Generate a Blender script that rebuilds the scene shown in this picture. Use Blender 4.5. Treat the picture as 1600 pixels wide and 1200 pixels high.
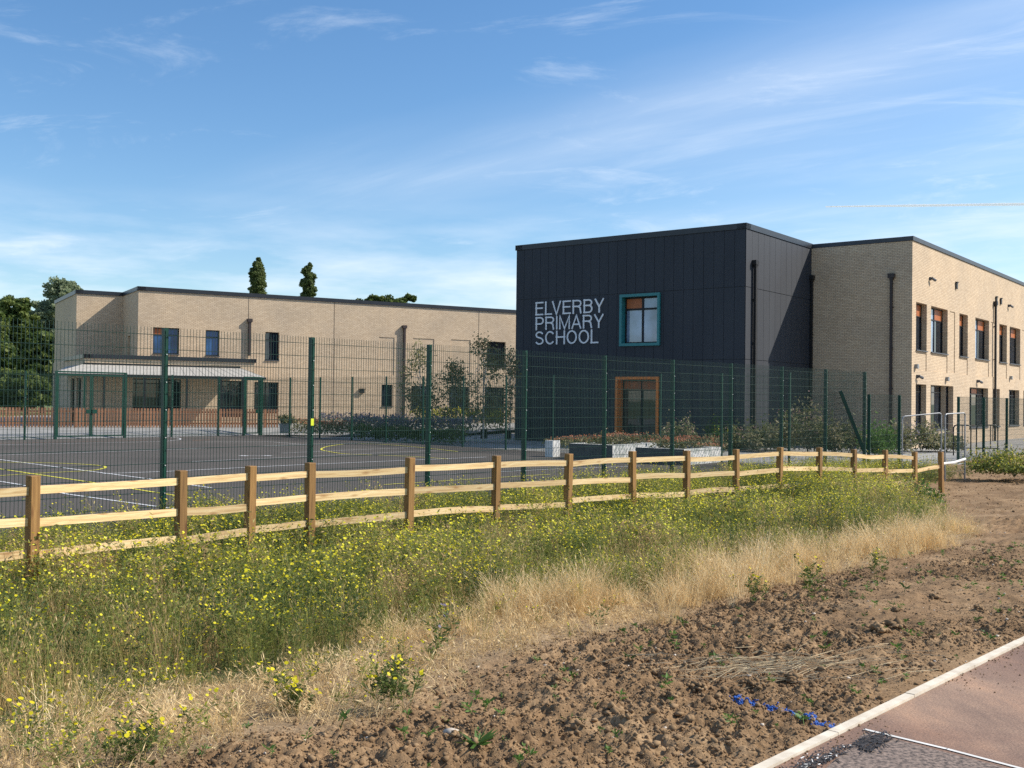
import bpy, math, random
import numpy as np
from mathutils import Vector, Matrix

for o in list(bpy.data.objects):
    bpy.data.objects.remove(o)
SC = bpy.context.scene
COL = SC.collection
RNG = np.random.default_rng(7)
random.seed(7)
PI = math.pi

# ------------------------------------------------------------------ camera
FPX = 1650.0                       # focal length in photo pixels (photo is 1600 wide)
EYE = np.array([0.0, 0.0, 1.6])
PITCH, ROLL = math.radians(0.82), 0.012
_r = np.array([1.0, 0, 0]); _u = np.array([0, -math.sin(PITCH), math.cos(PITCH)]); _f = np.array([0, math.cos(PITCH), math.sin(PITCH)])
CR = math.cos(ROLL) * _r + math.sin(ROLL) * _u
CU = -math.sin(ROLL) * _r + math.cos(ROLL) * _u
cam_d = bpy.data.cameras.new("camera")
cam_d.sensor_width = 36.0
cam_d.lens = 36.0 * FPX / 1600
cam_d.clip_start = 0.1
cam_d.clip_end = 20000
cam = bpy.data.objects.new("camera", cam_d)
COL.objects.link(cam)
cam.matrix_world = Matrix(((CR[0], CU[0], -_f[0], EYE[0]), (CR[1], CU[1], -_f[1], EYE[1]), (CR[2], CU[2], -_f[2], EYE[2]), (0, 0, 0, 1)))
SC.camera = cam

# ------------------------------------------------------------------ light
SUN = np.array([6.65, 0.91, 5.63]); SUN /= np.linalg.norm(SUN)
sd = bpy.data.lights.new("sun", 'SUN')
sd.energy = 4.9
sd.angle = math.radians(0.5)
sd.color = (1.0, 0.93, 0.82)
so = bpy.data.objects.new("sun", sd)
COL.objects.link(so)
so.rotation_euler = Vector(SUN).to_track_quat('Z', 'Y').to_euler()
SC.view_settings.view_transform = 'Standard'
SC.view_settings.look = 'None'
SC.view_settings.exposure = 0.42
SC.view_settings.gamma = 1.0
SC.cycles.max_bounces = 6
SC.cycles.transparent_max_bounces = 16
SC.cycles.use_denoising = False

W = bpy.data.worlds.new("World")
SC.world = W
W.use_nodes = True


def build_world():
    nt = W.node_tree
    nt.nodes.clear()
    N = nt.nodes.new
    L = nt.links.new
    out = N('ShaderNodeOutputWorld')
    bg = N('ShaderNodeBackground')
    bg.inputs['Strength'].default_value = 0.122
    sky = N('ShaderNodeTexSky')
    sky.sky_type = 'NISHITA'
    sky.sun_disc = False
    sky.sun_elevation = math.asin(SUN[2])
    sky.sun_rotation = math.atan2(SUN[0], SUN[1])
    sky.altitude = 0
    sky.air_density = 1.0
    sky.dust_density = 0.35
    sky.ozone_density = 2.6
    hs = N('ShaderNodeHueSaturation'); hs.inputs['Saturation'].default_value = 1.20
    hs.inputs['Value'].default_value = 1.0
    L(sky.outputs[0], hs.inputs['Color'])
    tc = N('ShaderNodeTexCoord')
    sp = N('ShaderNodeSeparateXYZ')
    L(tc.outputs['Generated'], sp.inputs[0])

    def math_(op, a, b=None, clamp=False):
        m = N('ShaderNodeMath'); m.operation = op; m.use_clamp = clamp
        for i, v in enumerate((a, b)):
            if v is None:
                continue
            if isinstance(v, (int, float)):
                m.inputs[i].default_value = v
            else:
                L(v, m.inputs[i])
        return m.outputs[0]
    zz = math_('ADD', sp.outputs['Z'], 0.16)
    ux = math_('DIVIDE', sp.outputs['X'], zz)
    vy = math_('DIVIDE', sp.outputs['Y'], zz)
    cv = N('ShaderNodeCombineXYZ')
    L(ux, cv.inputs[0]); L(vy, cv.inputs[1])

    def layer(rot, scale, loc, nscale, detail, rough, dist, lo, hi):
        mp = N('ShaderNodeMapping')
        m0 = N('ShaderNodeMapping'); m0.inputs['Rotation'].default_value = (0, 0, math.radians(rot))
        L(cv.outputs[0], m0.inputs[0])
        mp.inputs['Scale'].default_value = scale
        mp.inputs['Location'].default_value = loc
        L(m0.outputs[0], mp.inputs[0])
        n = N('ShaderNodeTexNoise')
        n.inputs['Scale'].default_value = nscale
        n.inputs['Detail'].default_value = detail
        n.inputs['Roughness'].default_value = rough
        n.inputs['Distortion'].default_value = dist
        L(mp.outputs[0], n.inputs['Vector'])
        mr = N('ShaderNodeMapRange')
        mr.inputs['From Min'].default_value = lo
        mr.inputs['From Max'].default_value = hi
        mr.interpolation_type = 'SMOOTHSTEP'
        L(n.outputs['Fac'], mr.inputs['Value'])
        return mr.outputs[0]
    fine = layer(36, (0.8, 3.4, 1), (6.3, 4.2, 0), 1.6, 10, 0.62, 0.5, 0.42, 0.80)
    broad = layer(30, (0.5, 1.5, 1), (2.3, 0.2, 0), 0.62, 4, 0.5, 0.3, 0.40, 0.72)
    wisp = layer(14, (1.0, 2.0, 1), (9.1, 7.4, 0), 1.5, 10, 0.68, 1.1, 0.54, 0.76)
    dot = N('ShaderNodeVectorMath'); dot.operation = 'DOT_PRODUCT'
    L(cv.outputs[0], dot.inputs[0]); dot.inputs[1].default_value = (0.635, 0.773, 0)
    q = math_('SUBTRACT', dot.outputs['Value'], 1.95)
    q = math_('DIVIDE', q, 0.13)
    q = math_('MULTIPLY', q, q)
    q = math_('MULTIPLY', q, -1.0)
    band = math_('POWER', 2.718, q)
    fr_ = N('ShaderNodeMapRange'); fr_.inputs['From Min'].default_value = -0.5; fr_.inputs['From Max'].default_value = 0.7
    L(ux, fr_.inputs['Value'])
    band = math_('MULTIPLY', band, fr_.outputs[0])
    soft = layer(36, (0.5, 2.2, 1), (1.1, 0.4, 0), 1.3, 6, 0.55, 0.4, 0.2, 0.75)
    band = math_('MULTIPLY', band, soft)
    band = math_('MULTIPLY', band, 0.36)
    # low cloud bank near the horizon
    mp = N('ShaderNodeMapping'); mp.inputs['Scale'].default_value = (3.2, 3.2, 17)
    mp.inputs['Location'].default_value = (1.2, 0, 0.4)
    L(tc.outputs['Generated'], mp.inputs[0])
    nl = N('ShaderNodeTexNoise'); nl.inputs['Scale'].default_value = 1.9; nl.inputs['Detail'].default_value = 8
    nl.inputs['Roughness'].default_value = 0.55
    L(mp.outputs[0], nl.inputs['Vector'])
    mr = N('ShaderNodeMapRange'); mr.inputs['From Min'].default_value = 0.40; mr.inputs['From Max'].default_value = 0.66
    L(nl.outputs['Fac'], mr.inputs['Value'])
    lowmask = N('ShaderNodeMapRange')
    lowmask.inputs['From Min'].default_value = 0.09; lowmask.inputs['From Max'].default_value = 0.185
    lowmask.inputs['To Min'].default_value = 0.75; lowmask.inputs['To Max'].default_value = 0.0
    L(sp.outputs['Z'], lowmask.inputs['Value'])
    low = math_('MULTIPLY', mr.outputs[0], lowmask.outputs[0])
    a = math_('MULTIPLY', fine, broad)
    a = math_('MULTIPLY', a, 0.32)
    b = math_('MULTIPLY', broad, 0.17)
    c = math_('MULTIPLY', wisp, 0.26)
    t = math_('ADD', a, b)
    t = math_('ADD', t, c)
    t = math_('ADD', t, band)
    t = math_('ADD', t, low, True)
    # fade for the lower hemisphere
    mx = N('ShaderNodeMix'); mx.data_type = 'RGBA'
    L(t, mx.inputs['Factor'])
    L(hs.outputs[0], mx.inputs['A'])
    mx.inputs['B'].default_value = (6.3, 6.8, 7.4, 1)
    L(mx.outputs['Result'], bg.inputs['Color'])
    L(bg.outputs[0], out.inputs[0])


build_world()

# ------------------------------------------------------------------ helpers: geometry


def ray(px, py):
    return _f * FPX + CR * (px - 800) - CU * (py - 600)


def at_depth(px, py, Y):
    d = ray(px, py)
    return EYE + d * (Y / d[1])


def at_level(px, py, z):
    d = ray(px, py)
    return EYE + d * ((z - EYE[2]) / d[2])


def hit(px, py, p0, u):
    """vertical plane through p0 along u -> (metres along u, height)"""
    d = ray(px, py)
    # k*d.xy = p0 + t*u
    A = np.array([[d[0], -u[0]], [d[1], -u[1]]])
    k, t = np.linalg.solve(A, np.array([p0[0], p0[1]]))
    return t, EYE[2] + k * d[2]


class MB:
    def __init__(self):
        self.v = []; self.f = []; self.uv = []; self.m = []

    def face(self, pts, uv=None, mi=0):
        b = len(self.v)
        self.v.extend([tuple(map(float, p)) for p in pts])
        self.f.append(tuple(range(b, b + len(pts))))
        self.uv.append(uv if uv else [(0, 0)] * len(pts))
        self.m.append(mi)

    def box(self, c, size, ux=(1, 0, 0), uy=(0, 1, 0), uz=(0, 0, 1), mi=0, taper=1.0, chamfer=0.0):
        c = np.array(c, float); ux = np.array(ux, float); uy = np.array(uy, float); uz = np.array(uz, float)
        hx, hy, hz = [s / 2 for s in size]
        p = {}
        for i in (-1, 1):
            for j in (-1, 1):
                for k in (-1, 1):
                    tp = taper if k > 0 else 1.0
                    p[i, j, k] = c + ux * i * hx * tp + uy * j * hy * tp + uz * k * hz
        fs = [((-1, -1, -1), (1, -1, -1), (1, -1, 1), (-1, -1, 1)), ((1, -1, -1), (1, 1, -1), (1, 1, 1), (1, -1, 1)),
              ((1, 1, -1), (-1, 1, -1), (-1, 1, 1), (1, 1, 1)), ((-1, 1, -1), (-1, -1, -1), (-1, -1, 1), (-1, 1, 1)),
              ((-1, -1, 1), (1, -1, 1), (1, 1, 1), (-1, 1, 1)), ((-1, 1, -1), (1, 1, -1), (1, -1, -1), (-1, -1, -1))]
        dims = [(0, 2), (1, 2), (0, 2), (1, 2), (0, 1), (0, 1)]
        S = (hx, hy, hz)
        for ids, (a, b) in zip(fs, dims):
            self.face([p[q] for q in ids], [(q[a] * S[a], q[b] * S[b]) for q in ids], mi)
        return self

    def tube(self, path, r, n=8, cap=True, mi=0):
        path = [np.array(p, float) for p in path]
        rs = r if isinstance(r, (list, tuple)) else [r] * len(path)
        rings = []
        for i, p in enumerate(path):
            if i == 0:
                t = path[1] - p
            elif i == len(path) - 1:
                t = p - path[i - 1]
            else:
                t = path[i + 1] - path[i - 1]
            t = t / (np.linalg.norm(t) + 1e-9)
            a = np.cross(t, (0, 0, 1.0))
            if np.linalg.norm(a) < 1e-3:
                a = np.array([1.0, 0, 0])
            a /= np.linalg.norm(a)
            b = np.cross(t, a)
            rings.append([p + rs[i] * (math.cos(2 * PI * k / n + PI / n) * a + math.sin(2 * PI * k / n + PI / n) * b) for k in range(n)])
        for i in range(len(path) - 1):
            for k in range(n):
                k2 = (k + 1) % n
                self.face([rings[i][k], rings[i][k2], rings[i + 1][k2], rings[i + 1][k]], None, mi)
        if cap:
            self.face(rings[0][::-1], None, mi)
            self.face(rings[-1], None, mi)
        return self

    def build(self, name, mats, parent=None, smooth=False):
        me = bpy.data.meshes.new(name)
        me.from_pydata(self.v, [], self.f)
        uvl = me.uv_layers.new(name="UVMap")
        flat = [c for q in self.uv for p in q for c in p]
        uvl.data.foreach_set('uv', flat)
        mats = mats if isinstance(mats, (list, tuple)) else [mats]
        for m in mats:
            me.materials.append(m)
        me.polygons.foreach_set('material_index', self.m)
        if smooth:
            me.polygons.foreach_set('use_smooth', [True] * len(me.polygons))
        me.update()
        o = bpy.data.objects.new(name, me)
        COL.objects.link(o)
        if parent is not None:
            o.parent = parent
        return o


def np_mesh(name, V, Q, mats, mi=None, tint=None, parent=None, smooth=False):
    """quads from numpy"""
    me = bpy.data.meshes.new(name)
    V = np.asarray(V, np.float32); Q = np.asarray(Q, np.int32)
    me.vertices.add(len(V)); me.vertices.foreach_set('co', V.ravel())
    k = Q.shape[1]
    me.loops.add(Q.size); me.loops.foreach_set('vertex_index', Q.ravel())
    me.polygons.add(len(Q)); me.polygons.foreach_set('loop_start', np.arange(0, Q.size, k, dtype=np.int32))
    for m in (mats if isinstance(mats, (list, tuple)) else [mats]):
        me.materials.append(m)
    if mi is not None:
        me.polygons.foreach_set('material_index', np.asarray(mi, np.int32))
    if smooth:
        me.polygons.foreach_set('use_smooth', np.ones(len(Q), bool))
    if tint is not None:
        a = me.attributes.new('tint', 'FLOAT', 'POINT')
        a.data.foreach_set('value', np.asarray(tint, np.float32))
    me.update(calc_edges=True)
    o = bpy.data.objects.new(name, me)
    COL.objects.link(o)
    if parent is not None:
        o.parent = parent
    return o


def tag(o, label=None, cat=None, group=None, kind=None):
    if label: o['label'] = label
    if cat: o['category'] = cat
    if group: o['group'] = group
    if kind: o['kind'] = kind
    return o


def thing(name, label, cat, loc=(0, 0, 0), group=None):
    o = bpy.data.objects.new(name, None)
    o.empty_display_size = 0.2
    COL.objects.link(o)
    o.location = loc
    return tag(o, label, cat, group)


def copy_tree(o, parent=None):
    c = o.copy(); COL.objects.link(c); c.parent = parent
    for ch in list(o.children):
        copy_tree(ch, c)
    return c


def vnoise(x, y, seed=0):
    """smooth value noise on arrays"""
    x = np.asarray(x, float); y = np.asarray(y, float)
    xi = np.floor(x).astype(np.int64); yi = np.floor(y).astype(np.int64)
    xf = x - xi; yf = y - yi
    xf = xf * xf * (3 - 2 * xf); yf = yf * yf * (3 - 2 * yf)

    def h(a, b):
        n = (a * 374761393 + b * 668265263 + seed * 1442695041) & 0x7fffffff
        n = ((n ^ (n >> 13)) * 1274126177) & 0x7fffffff
        n = n ^ (n >> 16)
        return (n & 0xffff) / 65535.0
    return (h(xi, yi) * (1 - xf) + h(xi + 1, yi) * xf) * (1 - yf) + (h(xi, yi + 1) * (1 - xf) + h(xi + 1, yi + 1) * xf) * yf


def fbm(x, y, seed=0, octs=4):
    s = 0; a = 1; t = 0
    for o in range(octs):
        s = s + a * vnoise(x * 2 ** o, y * 2 ** o, seed + o * 17)
        t += a; a *= 0.55
    return s / t


# ------------------------------------------------------------------ helpers: materials


def new_mat(name):
    m = bpy.data.materials.new(name); m.use_nodes = True
    nt = m.node_tree
    return m, nt, nt.nodes['Principled BSDF']


def ramp(nt, src, stops):
    r = nt.nodes.new('ShaderNodeValToRGB')
    while len(r.color_ramp.elements) > 1:
        r.color_ramp.elements.remove(r.color_ramp.elements[-1])
    r.color_ramp.elements[0].position = stops[0][0]; r.color_ramp.elements[0].color = (*stops[0][1], 1)
    for p, c in stops[1:]:
        e = r.color_ramp.elements.new(p); e.color = (*c, 1)
    nt.links.new(src, r.inputs[0])
    return r.outputs['Color']


def noise_node(nt, scale, detail=4, rough=0.55, coord='Object', vec_scale=None, dist=0.0):
    tc = nt.nodes.new('ShaderNodeTexCoord')
    n = nt.nodes.new('ShaderNodeTexNoise')
    n.inputs['Scale'].default_value = scale; n.inputs['Detail'].default_value = detail
    n.inputs['Roughness'].default_value = rough; n.inputs['Distortion'].default_value = dist
    if vec_scale:
        mp = nt.nodes.new('ShaderNodeMapping'); mp.inputs['Scale'].default_value = vec_scale
        nt.links.new(tc.outputs[coord], mp.inputs[0]); nt.links.new(mp.outputs[0], n.inputs['Vector'])
    else:
        nt.links.new(tc.outputs[coord], n.inputs['Vector'])
    return n.outputs['Fac']


def add_bump(nt, bsdf, h, strength=0.3, dist=0.01):
    b = nt.nodes.new('ShaderNodeBump'); b.inputs['Strength'].default_value = strength; b.inputs['Distance'].default_value = dist
    nt.links.new(h, b.inputs['Height']); nt.links.new(b.outputs[0], bsdf.inputs['Normal'])


def mat_noisy(name, c0, c1, scale=3, rough=0.8, detail=6, bump=0.0, metal=0.0, vec_scale=None, spec=0.5, lo=0.3, hi=0.7):
    m, nt, b = new_mat(name)
    f = noise_node(nt, scale, detail, vec_scale=vec_scale)
    nt.links.new(ramp(nt, f, [(lo, c0), (hi, c1)]), b.inputs['Base Color'])
    b.inputs['Roughness'].default_value = rough; b.inputs['Metallic'].default_value = metal
    b.inputs['Specular IOR Level'].default_value = spec
    if bump:
        add_bump(nt, b, f, bump, 0.01)
    return m


def mix_rgb(nt, fac, a, b, mode='MIX'):
    mx = nt.nodes.new('ShaderNodeMix'); mx.data_type = 'RGBA'; mx.blend_type = mode
    for key, v in (('Factor', fac), ('A', a), ('B', b)):
        if isinstance(v, (int, float)):
            mx.inputs[key].default_value = v
        elif isinstance(v, tuple):
            mx.inputs[key].default_value = (*v, 1)
        else:
            nt.links.new(v, mx.inputs[key])
    return mx.outputs['Result']


def mat_brick():
    m, nt, b = new_mat('buff_brick')
    uv = nt.nodes.new('ShaderNodeUVMap'); uv.uv_map = 'UVMap'
    br = nt.nodes.new('ShaderNodeTexBrick')
    br.inputs['Scale'].default_value = 1.0
    br.inputs['Brick Width'].default_value = 0.225; br.inputs['Row Height'].default_value = 0.075
    br.inputs['Mortar Size'].default_value = 0.009; br.inputs['Mortar Smooth'].default_value = 0.3
    br.inputs['Bias'].default_value = -0.1
    br.inputs['Color1'].default_value = (0.69, 0.55, 0.385, 1)
    br.inputs['Color2'].default_value = (0.58, 0.45, 0.305, 1)
    br.inputs['Mortar'].default_value = (0.27, 0.205, 0.15, 1)
    nt.links.new(uv.outputs[0], br.inputs['Vector'])
    f = noise_node(nt, 0.45, 5, 0.6)
    col = mix_rgb(nt, 1.0, br.outputs['Color'], ramp(nt, f, [(0.3, (0.86, 0.86, 0.88)), (0.7, (1.06, 1.03, 1.0))]), 'MULTIPLY')
    f2 = noise_node(nt, 14, 3, 0.6)
    col = mix_rgb(nt, 1.0, col, ramp(nt, f2, [(0.3, (0.93, 0.92, 0.91)), (0.7, (1.06, 1.06, 1.06))]), 'MULTIPLY')
    nt.links.new(col, b.inputs['Base Color'])
    b.inputs['Roughness'].default_value = 0.9
    b.inputs['Specular IOR Level'].default_value = 0.25
    bp = nt.nodes.new('ShaderNodeBump'); bp.inputs['Strength'].default_value = 0.12; bp.inputs['Distance'].default_value = 0.006
    bp.invert = True
    nt.links.new(br.outputs['Fac'], bp.inputs['Height']); nt.links.new(bp.outputs[0], b.inputs['Normal'])
    return m


def mat_glass(name, base=(0.012, 0.018, 0.028), ior=1.75, rough=0.02):
    m, nt, b = new_mat(name)
    f = noise_node(nt, 0.8, 3)
    nt.links.new(ramp(nt, f, [(0.35, tuple(c * 0.6 for c in base)), (0.7, tuple(c * 1.6 for c in base))]), b.inputs['Base Color'])
    b.inputs['Roughness'].default_value = rough
    b.inputs['IOR'].default_value = ior
    f2 = noise_node(nt, 0.7, 1)
    add_bump(nt, b, f2, 0.10, 0.02)
    return m


def mat_leaf(name, stops, trans=0.35, rough=0.6, tint_noise=0.8):
    """foliage colour from the per-plant 'tint' attribute"""
    m = bpy.data.materials.new(name); m.use_nodes = True
    nt = m.node_tree
    b = nt.nodes['Principled BSDF']; out = nt.nodes['Material Output']
    at = nt.nodes.new('ShaderNodeAttribute'); at.attribute_name = 'tint'
    col = ramp(nt, at.outputs['Fac'], stops)
    nt.links.new(col, b.inputs['Base Color'])
    b.inputs['Roughness'].default_value = rough
    b.inputs['Specular IOR Level'].default_value = 0.3
    tr = nt.nodes.new('ShaderNodeBsdfTranslucent')
    nt.links.new(col, tr.inputs['Color'])
    ms = nt.nodes.new('ShaderNodeMixShader'); ms.inputs[0].default_value = trans
    nt.links.new(b.outputs[0], ms.inputs[1]); nt.links.new(tr.outputs[0], ms.inputs[2]); nt.links.new(ms.outputs[0], out.inputs[0])
    return m


def mat_wood(name, c0, c1, c2, scale=1.0):
    m, nt, b = new_mat(name)
    f = noise_node(nt, 6 * scale, 6, 0.65, coord='UV', vec_scale=(0.30, 5, 1), dist=1.2)
    col = ramp(nt, f, [(0.3, c0), (0.5, c1), (0.72, c2)])
    # knots
    tc = nt.nodes.new('ShaderNodeTexCoord')
    mp = nt.nodes.new('ShaderNodeMapping'); mp.inputs['Scale'].default_value = (2.6, 9, 1)
    nt.links.new(tc.outputs['UV'], mp.inputs[0])
    vo = nt.nodes.new('ShaderNodeTexVoronoi'); vo.inputs['Scale'].default_value = 1.0
    nt.links.new(mp.outputs[0], vo.inputs['Vector'])
    k = ramp(nt, vo.outputs['Distance'], [(0.06, (0.30, 0.17, 0.10)), (0.13, (0.62, 0.5, 0.4)), (0.24, (1, 1, 1))])
    col = mix_rgb(nt, 0.95, col, k, 'MULTIPLY')
    nt.links.new(col, b.inputs['Base Color'])
    oi = nt.nodes.new('ShaderNodeObjectInfo')
    hs = nt.nodes.new('ShaderNodeHueSaturation')
    vr = nt.nodes.new('ShaderNodeMapRange'); vr.inputs['To Min'].default_value = 0.72; vr.inputs['To Max'].default_value = 1.15
    nt.links.new(oi.outputs['Random'], vr.inputs['Value']); nt.links.new(vr.outputs[0], hs.inputs['Value'])
    nt.links.new(col, hs.inputs['Color']); nt.links.new(hs.outputs[0], b.inputs['Base Color'])
    b.inputs['Roughness'].default_value = 0.75
    add_bump(nt, b, f, 0.25, 0.004)
    return m


M = {}
M['brick'] = mat_brick()
M['clad'] = mat_noisy('dark_cladding', (0.017, 0.021, 0.030), (0.026, 0.031, 0.041), 0.8, 0.66, vec_scale=(1, 1, 0.3), spec=0.5)
M['clad_trim'] = mat_noisy('dark_coping_metal', (0.014, 0.016, 0.02), (0.022, 0.024, 0.03), 2, 0.4)
M['coping'] = mat_noisy('grey_coping_metal', (0.03, 0.034, 0.042), (0.045, 0.05, 0.06), 2, 0.45)
M['pipe'] = mat_noisy('black_pipe', (0.006, 0.006, 0.007), (0.014, 0.012, 0.012), 2, 0.5)
M['brown_pipe'] = mat_noisy('brown_pipe', (0.03, 0.02, 0.018), (0.045, 0.03, 0.026), 2, 0.5)
M['frame'] = mat_noisy('dark_window_frame', (0.010, 0.011, 0.013), (0.016, 0.017, 0.02), 5, 0.5, spec=0.3)
M['glass'] = mat_glass('dark_glass')
M['glass_blue'] = mat_glass('sky_tinted_glass', (0.02, 0.075, 0.20), 1.45)  # blue of the reflected sky painted into the base colour
M['glass_pale'] = mat_glass('pale_sky_glass', (0.20, 0.27, 0.38), 1.8)  # bright sky reflection painted in as a pale base colour
M['orange'] = mat_noisy('orange_panel', (0.36, 0.10, 0.025), (0.45, 0.13, 0.03), 4, 0.5)
M['orange_trim'] = mat_noisy('orange_trim', (0.78, 0.20, 0.02), (0.85, 0.24, 0.03), 4, 0.5)
M['teal'] = mat_noisy('teal_trim', (0.018, 0.17, 0.18), (0.025, 0.20, 0.21), 4, 0.45)
M['sill'] = mat_noisy('grey_sill', (0.05, 0.055, 0.065), (0.08, 0.085, 0.1), 4, 0.5)
M['letter'] = mat_noisy('pale_letter', (0.72, 0.73, 0.75), (0.8, 0.81, 0.83), 4, 0.5)
M['green'] = mat_noisy('green_fence_coat', (0.005, 0.040, 0.026), (0.008, 0.056, 0.037), 6, 0.4, spec=0.3)
M['wire'] = mat_noisy('green_wire_coat', (0.005, 0.026, 0.019), (0.008, 0.036, 0.026), 6, 0.38, spec=0.35)
M['bolt'] = mat_noisy('bolt_metal', (0.5, 0.52, 0.5), (0.65, 0.66, 0.64), 6, 0.4, metal=0.3)
M['galv'] = mat_noisy('galvanised_tube', (0.22, 0.23, 0.24), (0.34, 0.35, 0.36), 6, 0.5, metal=0.4)
M['yellow_tag'] = mat_noisy('yellow_tag', (0.6, 0.68, 0.02), (0.7, 0.78, 0.03), 3, 0.5)
M['post_wood'] = mat_wood('brown_post_wood', (0.17, 0.082, 0.020), (0.27, 0.14, 0.038), (0.37, 0.205, 0.065))
M['rail_wood'] = mat_wood('pale_rail_wood', (0.44, 0.26, 0.105), (0.71, 0.50, 0.24), (0.82, 0.66, 0.38))
M['slat_wood'] = mat_wood('cedar_slat_wood', (0.30, 0.12, 0.06), (0.46, 0.21, 0.105), (0.56, 0.31, 0.17))
M['concrete'] = mat_noisy('concrete', (0.34, 0.33, 0.31), (0.46, 0.45, 0.42), 3, 0.85, bump=0.1)
M['white_render'] = mat_noisy('painted_render', (0.55, 0.54, 0.50), (0.74, 0.73, 0.70), 3.2, 0.8)
M['canopy'] = mat_noisy('canopy_sheet', (0.34, 0.32, 0.285), (0.42, 0.395, 0.35), 2, 0.7)
M['bark'] = mat_noisy('bark', (0.10, 0.075, 0.05), (0.2, 0.16, 0.11), 7, 0.9, bump=0.3)
M['bark_pale'] = mat_noisy('pale_bark', (0.35, 0.32, 0.27), (0.55, 0.52, 0.46), 7, 0.85)
M['leaf_oak'] = mat_leaf('leaf_dark', [(0, (0.035, 0.06, 0.014)), (0.5, (0.10, 0.15, 0.035)), (1, (0.22, 0.26, 0.075))], 0.45)
M['leaf_willow'] = mat_leaf('leaf_grey_green', [(0, (0.15, 0.19, 0.11)), (0.5, (0.25, 0.30, 0.17)), (1, (0.36, 0.40, 0.24))], 0.4)
M['leaf_poplar'] = mat_leaf('leaf_poplar', [(0, (0.06, 0.09, 0.03)), (1, (0.22, 0.27, 0.10))], 0.5)
M['leaf_birch'] = mat_leaf('leaf_birch', [(0, (0.13, 0.13, 0.05)), (0.5, (0.22, 0.21, 0.09)), (1, (0.38, 0.34, 0.17))], 0.4)
M['leaf_shrub'] = mat_leaf('leaf_shrub', [(0, (0.08, 0.11, 0.035)), (0.5, (0.19, 0.20, 0.085)), (1, (0.40, 0.34, 0.20))], 0.3)
M['leaf_lavender'] = mat_leaf('leaf_lavender', [(0, (0.10, 0.12, 0.08)), (0.5, (0.18, 0.18, 0.16)), (1, (0.27, 0.25, 0.27))], 0.3)
M['leaf_bright'] = mat_leaf('leaf_bright', [(0, (0.05, 0.10, 0.02)), (0.5, (0.09, 0.18, 0.03)), (1, (0.15, 0.26, 0.06))], 0.35)
M['weed'] = mat_leaf('weed_green', [(0, (0.07, 0.105, 0.035)), (0.3, (0.165, 0.205, 0.05)), (0.6, (0.31, 0.325, 0.08)), (0.8, (0.46, 0.385, 0.15)), (1, (0.58, 0.39, 0.20))], 0.45)
M['petal'] = mat_leaf('yellow_petal', [(0, (0.62, 0.52, 0.015)), (0.5, (0.74, 0.66, 0.02)), (1, (0.80, 0.78, 0.08))], 0.3)
M['petal_orange'] = mat_leaf('orange_petal', [(0, (0.45, 0.16, 0.08)), (1, (0.6, 0.28, 0.16))], 0.3)
M['petal_purple'] = mat_leaf('lavender_petal', [(0, (0.14, 0.12, 0.19)), (1, (0.28, 0.24, 0.33))], 0.3)
M['petal_pink'] = mat_leaf('pink_petal', [(0, (0.3, 0.16, 0.15)), (1, (0.48, 0.32, 0.28))], 0.3)
M['straw'] = mat_leaf('dry_straw', [(0, (0.46, 0.31, 0.13)), (0.5, (0.74, 0.55, 0.28)), (1, (0.92, 0.77, 0.48))], 0.3)
M['white_paint'] = mat_noisy('white_line_paint', (0.42, 0.42, 0.42), (0.7, 0.7, 0.7), 6, 0.7)
M['yellow_paint'] = mat_noisy('yellow_line_paint', (0.55, 0.50, 0.04), (0.72, 0.66, 0.06), 6, 0.7)
M['orange_paint'] = mat_noisy('faded_red_line_paint', (0.28, 0.13, 0.07), (0.4, 0.2, 0.10), 6, 0.7)


def mat_asphalt():
    m, nt, b = new_mat('court_asphalt')
    f = noise_node(nt, 0.25, 6, 0.6)
    g = noise_node(nt, 60, 3, 0.6)
    col = ramp(nt, f, [(0.3, (0.078, 0.070, 0.063)), (0.7, (0.112, 0.101, 0.090))])
    col = mix_rgb(nt, 1.0, col, ramp(nt, g, [(0.35, (0.75, 0.75, 0.75)), (0.65, (1.2, 1.2, 1.2))]), 'MULTIPLY')
    nt.links.new(col, b.inputs['Base Color'])
    b.inputs['Roughness'].default_value = 0.9
    b.inputs['Specular IOR Level'].default_value = 0.12
    return m


def mat_path():
    m, nt, b = new_mat('dusty_red_asphalt')
    f = noise_node(nt, 0.55, 7, 0.62, dist=0.6)
    g = noise_node(nt, 95, 3, 0.75)
    s = noise_node(nt, 3.5, 8, 0.7, vec_scale=(1, 0.35, 1))
    col = ramp(nt, f, [(0.3, (0.155, 0.090, 0.064)), (0.5, (0.215, 0.130, 0.092)), (0.72, (0.32, 0.21, 0.145))])
    col = mix_rgb(nt, 1.0, col, ramp(nt, g, [(0.3, (0.5, 0.5, 0.5)), (0.7, (1.42, 1.40, 1.36))]), 'MULTIPLY')
    col = mix_rgb(nt, 1.0, col, ramp(nt, s, [(0.28, (0.62, 0.62, 0.66)), (0.5, (1.0, 1.0, 1.0)), (0.72, (1.42, 1.34, 1.22))]), 'MULTIPLY')
    nt.links.new(col, b.inputs['Base Color'])
    b.inputs['Roughness'].default_value = 0.9
    add_bump(nt, b, g, 0.5, 0.004)
    return m


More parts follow.
